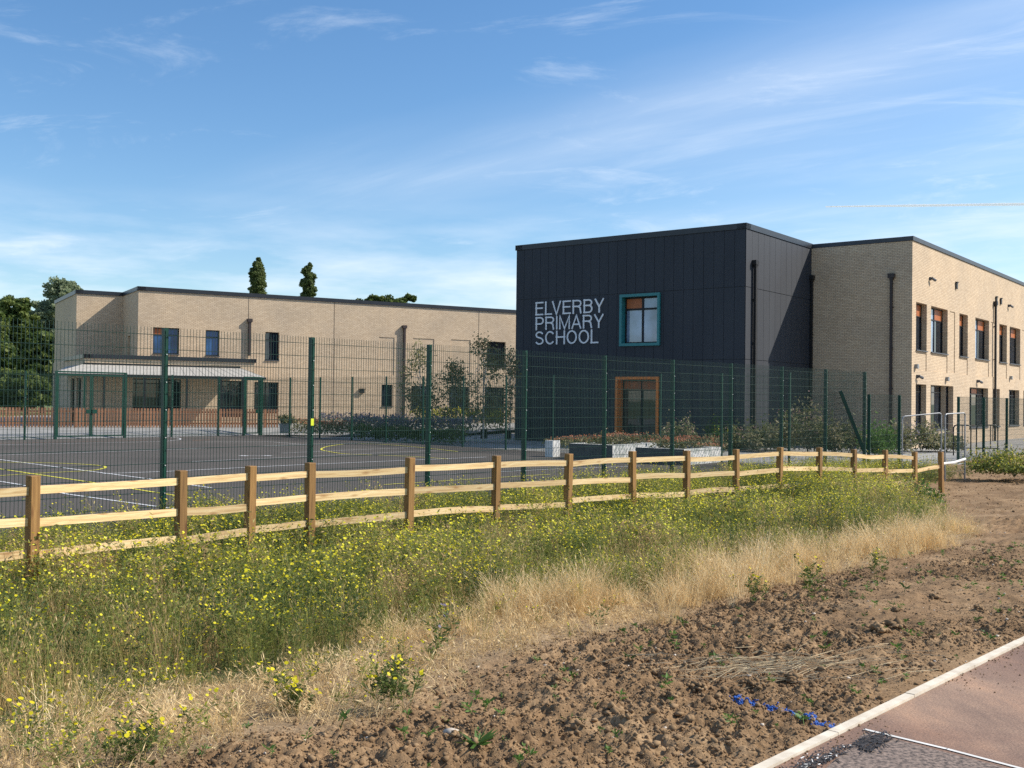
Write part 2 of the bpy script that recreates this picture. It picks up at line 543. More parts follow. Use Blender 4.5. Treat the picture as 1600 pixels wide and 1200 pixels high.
def mat_ground():
    m, nt, b = new_mat('soil_and_turf')
    at = nt.nodes.new('ShaderNodeAttribute'); at.attribute_name = 'tint'     # 0 soil, 0.5 dry litter, 1 green turf
    f = noise_node(nt, 1.1, 9, 0.68)
    g = noise_node(nt, 55, 5, 0.7)
    soil = ramp(nt, f, [(0.30, (0.155, 0.094, 0.049)), (0.5, (0.25, 0.160, 0.086)), (0.72, (0.38, 0.26, 0.148))])
    soil = mix_rgb(nt, 1.0, soil, ramp(nt, g, [(0.3, (0.62, 0.60, 0.58)), (0.55, (1, 1, 1)), (0.72, (1.4, 1.38, 1.3))]), 'MULTIPLY')
    lit = ramp(nt, g, [(0.3, (0.18, 0.12, 0.068)), (0.55, (0.33, 0.235, 0.14)), (0.75, (0.52, 0.40, 0.25))])
    tur = ramp(nt, g, [(0.3, (0.06, 0.06, 0.028)), (0.6, (0.12, 0.13, 0.05)), (0.8, (0.24, 0.19, 0.09))])
    mr1 = nt.nodes.new('ShaderNodeMapRange'); mr1.inputs['From Min'].default_value = 0.1; mr1.inputs['From Max'].default_value = 0.45
    nt.links.new(at.outputs['Fac'], mr1.inputs['Value'])
    mr2 = nt.nodes.new('ShaderNodeMapRange'); mr2.inputs['From Min'].default_value = 0.55; mr2.inputs['From Max'].default_value = 0.9
    nt.links.new(at.outputs['Fac'], mr2.inputs['Value'])
    col = mix_rgb(nt, mr1.outputs[0], soil, lit)
    col = mix_rgb(nt, mr2.outputs[0], col, tur)
    nt.links.new(col, b.inputs['Base Color'])
    b.inputs['Roughness'].default_value = 0.95
    b.inputs['Specular IOR Level'].default_value = 0.15
    add_bump(nt, b, g, 0.7, 0.012)
    return m


M['asphalt'] = mat_asphalt()
M['path'] = mat_path()
M['ground'] = mat_ground()
M['clod'] = mat_noisy('soil_clod', (0.13, 0.079, 0.041), (0.33, 0.22, 0.122), 5, 0.95, bump=0.6, spec=0.15)
M['stone'] = mat_noisy('pale_stone', (0.42, 0.35, 0.27), (0.62, 0.55, 0.46), 9, 0.8)
M['field'] = mat_noisy('far_grass', (0.10, 0.13, 0.035), (0.20, 0.23, 0.07), 0.3, 0.9)
M['paving'] = mat_noisy('grey_paving', (0.24, 0.235, 0.22), (0.34, 0.33, 0.31), 1.2, 0.85)
M['tar'] = mat_noisy('black_tar', (0.008, 0.007, 0.007), (0.05, 0.04, 0.036), 24, 0.7, detail=8, lo=0.42, hi=0.62)
M['grit'] = mat_noisy('dark_grit', (0.055, 0.042, 0.036), (0.27, 0.20, 0.16), 48, 0.9, bump=0.6, lo=.35, hi=.65)
M['blue'] = mat_noisy('blue_marker_paint', (0.008, 0.06, 0.30), (0.02, 0.14, 0.50), 20, 0.7)
M['plank'] = mat_noisy('weathered_plank', (0.16, 0.12, 0.09), (0.27, 0.21, 0.16), 6, 0.8)
M['bed_soil'] = mat_noisy('bed_soil', (0.04, 0.028, 0.02), (0.08, 0.055, 0.04), 8, 0.95)

# ------------------------------------------------------------------ site coordinates
K0 = np.array([1.12, 4.6])
E = np.array([0.6807, 0.7325]); E /= np.linalg.norm(E)     # along the path, away from the camera
NV = np.array([-E[1], E[0]])                                # from the path towards the court
COURT_Z = -0.40
RAIL_D = 7.4


def ds(x, y):
    dx = np.asarray(x) - K0[0]; dy = np.asarray(y) - K0[1]
    return dx * NV[0] + dy * NV[1], dx * E[0] + dy * E[1]


def xy(d, s):
    d = np.asarray(d, float); s = np.asarray(s, float)
    return K0[0] + d * NV[0] + s * E[0], K0[1] + d * NV[1] + s * E[1]


def sm(a, b, x):
    t = np.clip((np.asarray(x, float) - a) / (b - a), 0, 1)
    return t * t * (3 - 2 * t)


def soil_end(d):
    """s beyond which the verge is bare soil up to the rail fence end"""
    return np.interp(d, [2.0, 2.9, 4.2, 6.5, 8.0, 11.4], [8.7, 10.7, 12.7, 16.6, 21.0, 24.0])


def masks(d, s):
    d = np.asarray(d, float); s = np.asarray(s, float)
    wob = (fbm(d * 1.3, s * 1.3, 3) - 0.5) * 1.3
    d1 = np.interp(s, [-3, -1.4, -.5, .3, 3], [1.62, 1.75, 1.88, 2.15, 2.3]) + wob * 0.45
    e = soil_end(d) + wob * 1.6
    inside = sm(0, 0.5, d - d1) * sm(0.4, -0.5, s - e)
    wb2 = (fbm(d * .8 + 9, s * .8, 63, 3) - .5) * 2.4
    dw = np.interp(s, [-3, -1.4, 1.7, 4, 6.4, 10], [3.35, 3.55, 3.6, 3.5, 3.15, 3.0]) + wb2 * 1.25
    w = sm(0, 0.7, d - dw) * sm(0.5, -0.7, s - e)
    return inside, w


def ground_z(d, s):
    d = np.asarray(d, float); s = np.asarray(s, float)
    z = np.interp(d, [-1, 0.05, 0.35, 1.3, 2.4, 4.0, 7.0, 9.0, 10.6, 11.6, 60], [-0.03, -0.03, -0.005, 0.0, -0.10, -0.25, -0.45, -0.5, -0.46, -0.45, -0.45])
    z = z + (fbm(d * 0.8, s * 0.8, 11, 3) - 0.5) * 0.12 * sm(0.1, 1.0, d)
    ins, w = masks(d, s)
    rough = (1 - ins)
    near = sm(26, 8, s)
    r1 = fbm(d * 3.2, s * 3.2, 21, 4) - 0.5
    r2 = fbm(d * 19, s * 19, 31, 3) - 0.5
    r3 = vnoise(d * 34, s * 34, 41) - 0.5
    r4 = vnoise(d * 23, s * 23, 47) - 0.5
    pr = .30 + 1.25 * sm(.36, .62, fbm(d * .9, s * .55, 57, 3))
    cr = 1 - np.abs(2 * fbm(d * 6, s * 6, 51, 3) - 1) * 2.2
    amp = sm(0.02, 0.35, d) * sm(11.6, 10.5, d)
    z = z + amp * (rough * (r1 * 0.085 + pr * (r2 * 0.038 + r3 * 0.026 + r4 * .010 - np.clip(cr, 0, 1) * .016)) + ins * (r1 * 0.05 + r2 * 0.02))
    return z


def build_ground():
    dl = list(np.arange(0.05, 3.4, 0.019))
    while dl[-1] < 11.5:
        dl.append(dl[-1] + min(0.22, 0.019 + (dl[-1] - 3.38) * 0.05))
    sl = list(np.arange(-7, -3.6, 0.1)) + list(np.arange(-3.6, 5.0, 0.019))
    while sl[-1] < 110:
        sl.append(sl[-1] + min(1.2, 0.019 + (sl[-1] - 5.0) * 0.010))
    dl = np.array(dl); sl = np.array(sl)
    D, S = np.meshgrid(dl, sl, indexing='ij')
    X, Y = xy(D, S)
    Z = ground_z(D, S)
    V = np.stack([X, Y, Z], -1).reshape(-1, 3)
    nd, ns = D.shape
    idx = np.arange(nd * ns).reshape(nd, ns)
    Q = np.stack([idx[:-1, :-1], idx[:-1, 1:], idx[1:, 1:], idx[1:, :-1]], -1).reshape(-1, 4)
    ins, w = masks(D, S)
    tint = 0.5 * ins + 0.5 * w
    o = np_mesh('ground', V, Q, M['ground'], tint=tint.ravel(), smooth=True)
    tag(o, kind='structure')


build_ground()


def sheet(name, pts, z, mat, kind='structure'):
    mb = MB()
    P = [(p[0], p[1], (p[2] if len(p) > 2 else z)) for p in pts]
    mb.face(P, [(p[0], p[1]) for p in P])
    return tag(mb.build(name, mat), kind=kind)


def sp(d, s):
    x, y = xy(d, s); return (float(x), float(y))


sheet('field', [(-6000, -3000), (6000, -3000), (6000, 9000), (-6000, 9000)], -0.75, M['field'])
sheet('schoolyard', [sp(11.2, -60), sp(11.2, 120), sp(75, 120), sp(75, 20), sp(46, -60)], -0.47, M['paving'])
sheet('playground', [sp(11.22, -30), sp(11.22, 26.4), sp(43.9, 26.8), sp(43.9, -30)], COURT_Z, M['asphalt'])
sheet('path', [sp(0, -12), sp(-9, -12), sp(-9, 140), sp(0, 140)], 0.0, M['path'])
# kerb edging, as one long low concrete strip with joints
mb = MB()
s = -11.2
while s < 110:
    L_ = 0.915
    x, y = xy(0.028, s + L_ / 2)
    mb.box((x, y, -0.06), (L_ - 0.006, 0.052, 0.15 + 0.004 * math.sin(s * 5)), ux=(E[0], E[1], 0), uy=(NV[0], NV[1], 0))
    s += L_
M['kerb'] = mat_noisy('edging_concrete', (0.50, 0.43, 0.33), (0.72, 0.65, 0.53), 9, 0.85, detail=8)
tag(mb.build('kerb', M['kerb']), kind='structure')

# ---- path marks: white line, dark scraped patch
def path_pt(px, py, dz=0.004):
    p = at_level(px, py, dz); return p


def strip_on(name, pts, w, z, mat, px=True):
    """a painted line through the given points lying on level z"""
    P = [at_level(a, b, z)[:2] if px else np.array((a, b)) for a, b in pts]
    mb = MB()
    for i in range(len(P) - 1):
        t = P[i + 1] - P[i]; L_ = np.linalg.norm(t)
        if L_ < 1e-4:
            continue
        t = t / L_; n = np.array([-t[1], t[0]]) * w / 2
        a, b = P[i] - t * w * 0.15 * (i > 0), P[i + 1]
        mb.face([(*(a - n), z), (*(b - n), z), (*(b + n), z), (*(a + n), z)])
    return tag(mb.build(name, mat), kind='structure')


strip_on('path_line', [(1350, 1139), (1480, 1170), (1640, 1212)], 0.022, 0.004, M['white_render'])
mb = MB()
mb.face([path_pt(*p) for p in [(1352, 1143), (1660, 1222), (1660, 1330), (1150, 1330)]][::-1])
tag(mb.build('gritty_path_patch', M['grit']), kind='structure')
mb = MB()
rng = np.random.default_rng(4)
for k in range(520):
    c = rng.random() ** 1.8; q = rng.normal(0, 0.2)
    px = 1352 - 120 * c + 40 * q + rng.normal(0, 6) + (24 if c < 0.3 else 0); py = 1152 + 56 * c + rng.normal(0, 5)
    p = path_pt(px, py, 0.0085 + 0.00001 * k)
    if p[0] * 0 + ds(p[0], p[1])[0] > -0.02:
        continue
    a = rng.normal(0.9, 0.5); l = rng.uniform(0.004, 0.028); w = rng.uniform(0.0015, 0.006)
    t = np.array([math.cos(a), math.sin(a), 0]) * l; n = np.array([-math.sin(a), math.cos(a), 0]) * w
    mb.face([p - t - n, p + t - n * .3, p + t + n, p - t * .7 + n], None, 1 if rng.random() < .12 and c > .3 else 0)
tag(mb.build('tar_scrapes', [M['tar'], M['white_render']]), kind='structure')

# ---- court markings
CZ = COURT_Z + 0.004


def court_line(pts, w=0.07, mat='white_paint', name='court_marking', k=[0]):
    k[0] += 1
    return strip_on(name, pts, w, CZ + 0.0006 * k[0], M[mat])


def curve(pts, n=6):
    """Catmull-Rom through picture points"""
    P = [np.array(p, float) for p in pts]
    P = [2 * P[0] - P[1]] + P + [2 * P[-1] - P[-2]]
    out = []
    for i in range(1, len(P) - 2):
        for j in range(n):
            t = j / n
            out.append(tuple(0.5 * ((2 * P[i]) + (-P[i - 1] + P[i + 1]) * t + (2 * P[i - 1] - 5 * P[i] + 4 * P[i + 1] - P[i + 2]) * t * t + (-P[i - 1] + 3 * P[i] - 3 * P[i + 1] + P[i + 2]) * t ** 3)))
    out.append(tuple(P[-2]))
    return out


court_line(curve([(-60, 686), (120, 684), (250, 683.2), (276, 684), (282, 686.2), (272, 688), (235, 690), (100, 693), (-60, 696)]))
court_line([(-60, 694), (100, 690.5), (230, 688)], 0.06, 'orange_paint')
court_line([(300, 688), (328, 687.2)], 0.12, 'orange_paint')
court_line([(-60, 713), (220, 704), (460, 695), (640, 690)])
court_line([(-60, 710), (0, 718), (217, 746), (330, 762)], 0.08)
court_line([(-60, 724), (0, 732.5), (140, 753), (300, 778)], 0.08, 'yellow_paint')
court_line(curve([(-60, 747), (0, 743), (66, 739), (140, 735), (160, 732), (165, 730), (158, 727.5), (125, 725), (70, 723), (-60, 721)]), 0.08, 'yellow_paint')
court_line([(-60, 744), (0, 752), (38, 758), (106, 772), (244, 791), (400, 812)], 0.08)
court_line([(160, 740), (260, 736.5), (460, 726.5), (615, 720), (760, 714)], 0.09)
court_line([(379, 712), (420, 712)], 0.07)
court_line([(378, 712.3), (384, 711.7)], 0.3)
court_line([(415, 712.3), (421, 711.7)], 0.3)
court_line(curve([(700, 717), (640, 713), (590, 711), (540, 709), (512, 705), (502, 702), (512, 697.5), (545, 693.5), (600, 694.5), (657, 699), (720, 706)]), 0.075, 'yellow_paint')
court_line([(300, 721), (460, 714), (690, 703)], 0.05)
court_line([(440, 708), (560, 702.5), (650, 699)], 0.05)
court_line([(320, 690.5), (420, 690), (470, 694)], 0.05)
court_line([(640, 770), (760, 762), (900, 755), (1060, 749)], 0.08)
court_line([(700, 741), (860, 733), (1000, 728)], 0.06)
court_line([(600, 757), (760, 747), (860, 741)], 0.06, 'yellow_paint')

# blue marker paint sprayed on soil clods
BLUE = curve([(1148, 1084), (1185, 1095), (1222, 1108), (1260, 1121), (1306, 1134)], 8)


# ------------------------------------------------------------------ walls
def wall(mb, p0, u, L_, z0, z1, ops=(), mi=0, back_mi=0, uoff=0.0):
    """front face with recessed openings. ops: (t0,t1,za,zb,depth,back) ; n outward is left for the caller via u x z"""
    u = np.array([u[0], u[1], 0.0]); n = np.array([u[1], -u[0], 0.0])
    p0 = np.array([p0[0], p0[1], 0.0])
    ts = sorted({0.0, L_} | {o[0] for o in ops} | {o[1] for o in ops})
    zs = sorted({z0, z1} | {o[2] for o in ops} | {o[3] for o in ops})
    ts = [t for t in ts if 0 <= t <= L_]; zs = [z for z in zs if z0 <= z <= z1]

    def P(t, z, dep=0.0):
        return p0 + u * t - n * dep + np.array([0, 0, z])
    for a, b in zip(ts[:-1], ts[1:]):
        for c, d in zip(zs[:-1], zs[1:]):
            tm, zm = (a + b) / 2, (c + d) / 2
            if any(o[0] < tm < o[1] and o[2] < zm < o[3] for o in ops):
                continue
            mb.face([P(a, c), P(b, c), P(b, d), P(a, d)], [(a + uoff, c), (b + uoff, c), (b + uoff, d), (a + uoff, d)], mi)
    for (a, b, c, d, dep, back) in ops:
        mb.face([P(a, c), P(a, d), P(a, d, dep), P(a, c, dep)], [(a, c), (a, d), (a - dep, d), (a - dep, c)], mi)
        mb.face([P(b, c), P(b, d), P(b, d, dep), P(b, c, dep)], [(b, c), (b, d), (b + dep, d), (b + dep, c)], mi)
        mb.face([P(a, d), P(b, d), P(b, d, dep), P(a, d, dep)], [(a, d), (b, d), (b, d + dep), (a, d + dep)], mi)
        mb.face([P(a, c), P(b, c), P(b, c, dep), P(a, c, dep)], [(a, c), (b, c), (b, c - dep), (a, c - dep)], mi)
        if back:
            mb.face([P(a, c, dep), P(b, c, dep), P(b, d, dep), P(a, d, dep)], [(a, c), (b, c), (b, d), (a, d)], back_mi)


def frame_vec(u):
    return np.array([u[0], u[1], 0.0]), np.array([u[1], -u[0], 0.0])


def window(parent, p0, u, t0, t1, za, zb, dep, cols=(0.5,), transom=None, panels=(), glass='glass', sill=True, fw=0.06, mull=0.05, pale=(), open_rows=None, name='window', sill_mat='sill', surround=None, label=None):
    """one window: frame mesh (the part), panes / infill panels / sill as sub-parts. cols: interior mullion positions 0..1"""
    uu, n = frame_vec(u)
    base = np.array([p0[0], p0[1], 0.0])

    def P(t, z, d):
        return base + uu * t - n * d + np.array([0, 0, z])
    mb = MB()
    zc, tc = (za + zb) / 2, (t0 + t1) / 2
    d = dep - 0.02
    W_, H_ = t1 - t0, zb - za
    mb.box(P(t0 + fw / 2, zc, d), (fw, 0.07, H_), uu, n)
    mb.box(P(t1 - fw / 2, zc, d), (fw, 0.07, H_), uu, n)
    mb.box(P(tc, za + fw / 2, d), (W_ - 2 * fw, 0.068, fw), uu, n)
    mb.box(P(tc, zb - fw / 2, d), (W_ - 2 * fw, 0.068, fw), uu, n)
    edges = [0.0] + list(cols) + [1.0]
    xs = [t0 + fw + (W_ - 2 * fw) * c for c in edges]
    zt = None
    if transom:
        zt = zb - H_ * transom
        mb.box(P(tc, zt, d), (W_ - 2 * fw, 0.064, mull), uu, n)
    for x in xs[1:-1]:
        mb.box(P(x, zc, d), (mull, 0.066, H_ - 2 * fw), uu, n)
    w = mb.build(name, M['frame'], parent)
    if label: w['label'] = label
    rows = [(za + fw, zb - fw)] if zt is None else [(za + fw, zt - mull / 2), (zt + mull / 2, zb - fw)]
    for r, (c, e) in enumerate(rows):
        for k in range(len(xs) - 1):
            a, b = xs[k] + (mull / 2 if k else 0), xs[k + 1] - (mull / 2 if k < len(xs) - 2 else 0)
            isp = (r, k) in panels
            g = MB()
            dd = d + (0.0 if isp else 0.018)
            g.box(P((a + b) / 2, (c + e) / 2, dd), (b - a - 0.002, 0.02, e - c - 0.002), uu, n)
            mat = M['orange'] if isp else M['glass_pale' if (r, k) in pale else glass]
            g.build('infill_panel' if isp else 'pane', mat, w)
    if sill:
        g = MB()
        g.box(P(tc, za - 0.022, (dep - 0.09) / 2 - 0.03), (W_ + 0.04, dep - 0.02, 0.05), uu, n)
        g.build('sill', M[sill_mat], w)
    return w


def coping(path, zb, h, out, mat, parent, width=0.45, name='coping'):
    """a metal capping along roof edges; path: list of (x,y), outward side is the right of travel"""
    mb = MB()
    for i in range(len(path) - 1):
        a = np.array(path[i]); b = np.array(path[i + 1]); t = b - a; L_ = np.linalg.norm(t); t /= L_
        n = np.array([t[1], -t[0]])
        c = (a + b) / 2 + n * (out - width / 2)
        zt = zb + h / 2 + 0.003 * i
        mb.box((c[0], c[1], zt), (L_ + out * 2 if i == 0 or True else L_, width, h), (t[0], t[1], 0), (n[0], n[1], 0))
    return mb.build(name, mat, parent)


def downpipe(parent, p0, u, t, ztop, zbot, mat, off=0.09, r=0.05, hopper=True, name='downpipe'):
    uu, n = frame_vec(u)
    b = np.array([p0[0], p0[1], 0.0]) + uu * t + n * off
    mb = MB()
    mb.box(b + np.array([0, 0, (ztop + zbot) / 2]), (r * 2, r * 2, ztop - zbot), uu, n)
    o = mb.build(name, mat, parent)
    if hopper:
        h = MB()
        h.box(b + np.array([0, 0, ztop + 0.09]) - n * 0.01, (0.30, 0.22, 0.2), uu, n)
        h.box(b + np.array([0, 0, ztop - 0.05]), (0.17, 0.15, 0.1), uu, n)
        h.build('hopper', mat, o)
    z = zbot + 1.0
    while z < ztop - 0.3:
        k = MB()
        k.box(b + np.array([0, 0, z]) - n * 0.03, (r * 2 + 0.05, r * 2 + 0.04, 0.05), uu, n)
        k.build('bracket', mat, o)
        z += 1.9
    return o


# ============================================================ clad block + brick wing (one building)
UF = np.array([9.89, -7.6]); UF /= np.linalg.norm(UF)        # front faces run left->right, towards camera on the right
US = np.array([-UF[1], UF[0]])                                # side faces run away from camera
CC = np.array([10.08, 45.8])                                 # near corner of clad block
CA = CC - UF * 12.5                                           # left end of clad front
JJ = CC + US * 7.4                                            # where clad side meets the wing
BB = JJ + UF * 4.85                                           # brick wing corner
ROOF = 9.38
GZ = -0.6
school = thing('school_building', 'two-storey school block with black cladding and white lettering joined to a buff brick wing', 'school building', (CC[0], CC[1], 0))
school_inv = None


class Rooted:
    """children are modelled in world space; their parent Empty sits at the thing's base"""


def adopt(root):
    bpy.context.view_layer.update()
    for ch in root.children:
        ch.matrix_parent_inverse = root.matrix_world.inverted()


def fr(px, py):
    return hit(px, py, CA, UF)


# front face
w0 = fr(970, 458); w1 = fr(1032, 541)
d0 = fr(963, 588); d1 = fr(1030, 620)
WIN = (w0[0], w1[0], fr(1001, 540.5)[1], fr(1001, 459)[1])
DOOR = (d0[0], d1[0], -0.5, fr(996, 588.5)[1])
mb = MB()
LF = 12.5
wall(mb, CA, UF, LF, GZ, ROOF - 0.25, [(WIN[0] + .05, WIN[1] - .05, WIN[2] + .05, WIN[3] - .05, 0.32, False), (DOOR[0] + .05, DOOR[1] - .05, DOOR[2], DOOR[3] - .05, 0.5, False)])
# left return, right side, back
wall(mb, CC, US, 7.4, GZ, ROOF - 0.25)
LL = CA + US * 14
wall(mb, LL, -US, 14, GZ, ROOF - 0.25)
mb.face([(*LL, ROOF - .4), (*CA, ROOF - .4), (*CC, ROOF - .4), (*(CC + US * 14), ROOF - .4)])
mb.face([(*LL, GZ), (*(CC + US * 14), GZ), (*(CC + US * 14), ROOF - .3), (*LL, ROOF - .3)])
mb.build('clad_wall', M['clad'], school)
# cladding boards standing proud with real shadow gaps
zj2 = fr(1140, 449)[1]; zj1 = fr(1140, 561.5)[1]
BANDS = [(GZ, zj1 - .012), (zj1 + .012, zj2 - .012), (zj2 + .012, ROOF - .27)]


def cladding(p0, u, L_, step, holes, name):
    uu, n = frame_vec(u)
    mb = MB()
    rng = np.random.default_rng(3)
    t = 0.0
    while t < L_ - 0.05:
        e = min(L_, t + step)
        for (za, zb) in BANDS:
            segs = [(za, zb)]
            for h in holes:
                if e > h[0] and t < h[1]:
                    ns = []
                    for (a, b) in segs:
                        if b <= h[2] or a >= h[3]:
                            ns.append((a, b)); continue
                        if a < h[2]: ns.append((a, h[2]))
                        if b > h[3]: ns.append((h[3], b))
                        # side slivers
                        if t < h[0]:
                            ns_l = (t, h[0], max(a, h[2]), min(b, h[3])); mb.box(np.array([*p0, 0]) + uu * (ns_l[0] + ns_l[1]) / 2 + n * 0.012 + np.array([0, 0, (ns_l[2] + ns_l[3]) / 2]), (ns_l[1] - ns_l[0] - .012, 0.026, ns_l[3] - ns_l[2]), uu, n)
                        if e > h[1]:
                            ns_l = (h[1], e, max(a, h[2]), min(b, h[3])); mb.box(np.array([*p0, 0]) + uu * (ns_l[0] + ns_l[1]) / 2 + n * 0.012 + np.array([0, 0, (ns_l[2] + ns_l[3]) / 2]), (ns_l[1] - ns_l[0] - .012, 0.026, ns_l[3] - ns_l[2]), uu, n)
                    segs = ns
            for (a, b) in segs:
                off = 0.012 + rng.uniform(-0.0012, 0.0012)
                mb.box(np.array([*p0, 0]) + uu * (t + e) / 2 + n * off + np.array([0, 0, (a + b) / 2]), (e - t - 0.016, 0.026, b - a), uu, n)
        t = e
    return mb.build(name, M['clad'], school)


cladding(CA, UF, LF, 0.5, [WIN, DOOR], 'cladding')
cladding(CC, US, 7.4, 0.62, [], 'cladding')
tag(school.children[-1], 'sunlit dark grey side cladding')
coping([LL, CA, CC, CC + US * 7.4], ROOF - .25, 0.25, 0.06, M['clad_trim'], school)
# teal window surround
uu, n = frame_vec(UF)


def surround(t0, t1, za, zb, wid, proud, dep, mat, parent, bottom=True, p0=CA):
    mb = MB()
    b = np.array([*p0, 0.0])
    c = (proud - dep) / 2
    D_ = proud + dep
    mb.box(b + uu * (t0 + wid / 2) + n * c + np.array([0, 0, (za + zb) / 2]), (wid, D_, zb - za), uu, n)
    mb.box(b + uu * (t1 - wid / 2) + n * c + np.array([0, 0, (za + zb) / 2]), (wid, D_, zb - za), uu, n)
    mb.box(b + uu * (t0 + t1) / 2 + n * c + np.array([0, 0, zb - wid / 2]), (t1 - t0 - 2 * wid, D_ - .004, wid), uu, n)
    if bottom:
        mb.box(b + uu * (t0 + t1) / 2 + n * c + np.array([0, 0, za + wid / 2]), (t1 - t0 - 2 * wid, D_ - .004, wid), uu, n)
    return mb.build('surround', mat, parent)


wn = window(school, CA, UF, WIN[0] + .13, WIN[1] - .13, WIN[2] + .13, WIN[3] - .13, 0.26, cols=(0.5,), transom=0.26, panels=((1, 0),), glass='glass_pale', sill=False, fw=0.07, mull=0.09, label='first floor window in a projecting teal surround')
surround(*WIN, 0.13, 0.12, 0.28, M['teal'], wn)
dr = window(school, CA, UF, DOOR[0] + .13, DOOR[1] - .13, DOOR[2], DOOR[3] - .13, 0.42, cols=(0.5,), transom=0.16, panels=((1, 0), (1, 1)), glass='glass', sill=False, fw=0.08, mull=0.05, name='door', label='glazed double door in an orange surround')
surround(*DOOR, 0.13, 0.10, 0.46, M['orange_trim'], dr, bottom=False)
g = MB()
g.tube([np.array([*CA, 0]) + uu * ((DOOR[0] + DOOR[1]) / 2 - .14) - n * 0.33 + np.array([0, 0, z]) for z in (0.55, 0.9)], 0.018, 6)
g.build('handle', M['galv'], dr)
# side pipes
tS = lambda px, py: hit(px, py, CC, US)
t_, z_ = tS(1177, 414)
downpipe(school, CC, US, t_ - .05, z_, GZ, M['pipe'], 0.13, 0.06)
t_, z_ = tS(1263, 436)
downpipe(school, CC, US, 7.25, z_, GZ, M['pipe'], 0.11, 0.05)

# ---- letters


def letter_strokes(c):
    def arc(cx, cy, rx, ry, a0, a1, n=14):
        return [(cx + rx * math.cos(math.radians(a0 + (a1 - a0) * i / n)), cy + ry * math.sin(math.radians(a0 + (a1 - a0) * i / n))) for i in range(n + 1)]
    h = 0.065
    T = 1 - h
    G = {
        'E': (0.62, [[(h, h), (h, T)], [(0, T), (0.62, T)], [(0, 0.53), (0.58, 0.53)], [(0, h), (0.62, h)]]),
        'L': (0.55, [[(h, 0), (h, 1)], [(0, h), (0.55, h)]]),
        'V': (0.70, [[(h * .6, 1), (0.35, 0.02), (0.70 - h * .6, 1)]]),
        'R': (0.70, [[(h, 0), (h, 1)], [(0, T), (0.42, T)] + arc(0.42, 0.73, 0.2, T - 0.73, 90, -90)[1:] + [(0, 0.53)], [(0.40, 0.52), (0.57, 0.42), (0.60, 0.2), (0.64, 0)]]),
        'B': (0.68, [[(h, 0), (h, 1)], [(0, T), (0.40, T)] + arc(0.40, 0.745, 0.19, T - 0.745, 90, -90)[1:] + [(0, 0.55)], [(0.38, 0.55)] + arc(0.40, 0.307, 0.215, 0.307 - h, 90, -90)[1:] + [(0, h)]]),
        'Y': (0.70, [[(h * .6, 1), (0.35, 0.42), (0.70 - h * .6, 1)], [(0.35, 0.45), (0.35, 0)]]),
        'P': (0.65, [[(h, 0), (h, 1)], [(0, T), (0.38, T)] + arc(0.38, 0.70, 0.205, T - 0.70, 90, -90)[1:] + [(0, 0.465)]]),
        'I': (0.14, [[(0.07, 0), (0.07, 1)]]),
        'M': (0.82, [[(h, 0), (h, 0.99), (0.41, 0.04), (0.82 - h, 0.99), (0.82 - h, 0)]]),
        'A': (0.72, [[(h * .6, 0), (0.36, 0.98), (0.72 - h * .6, 0)], [(0.15, 0.33), (0.57, 0.33)]]),
        'S': (0.66, [arc(0.33, 0.73, 0.25, T - 0.73, 15, 180, 12) + [(0.085, 0.70)] + arc(0.30, 0.66, 0.2, 0.11, 190, 250, 4) + [(0.42, 0.49)] + arc(0.36, 0.29, 0.235, 0.2, 65, -10, 6) + arc(0.33, 0.27, 0.265, 0.27 - h, -10, -165, 12)]),
        'C': (0.72, [arc(0.38, 0.5, 0.315, 0.5 - h, 38, 322, 26)]),
        'H': (0.70, [[(h, 0), (h, 1)], [(0.70 - h, 0), (0.70 - h, 1)], [(0, 0.53), (0.70, 0.53)]]),
        'O': (0.78, [arc(0.39, 0.5, 0.325, 0.5 - h, 0, 360, 32)]),
    }
    return G[c]


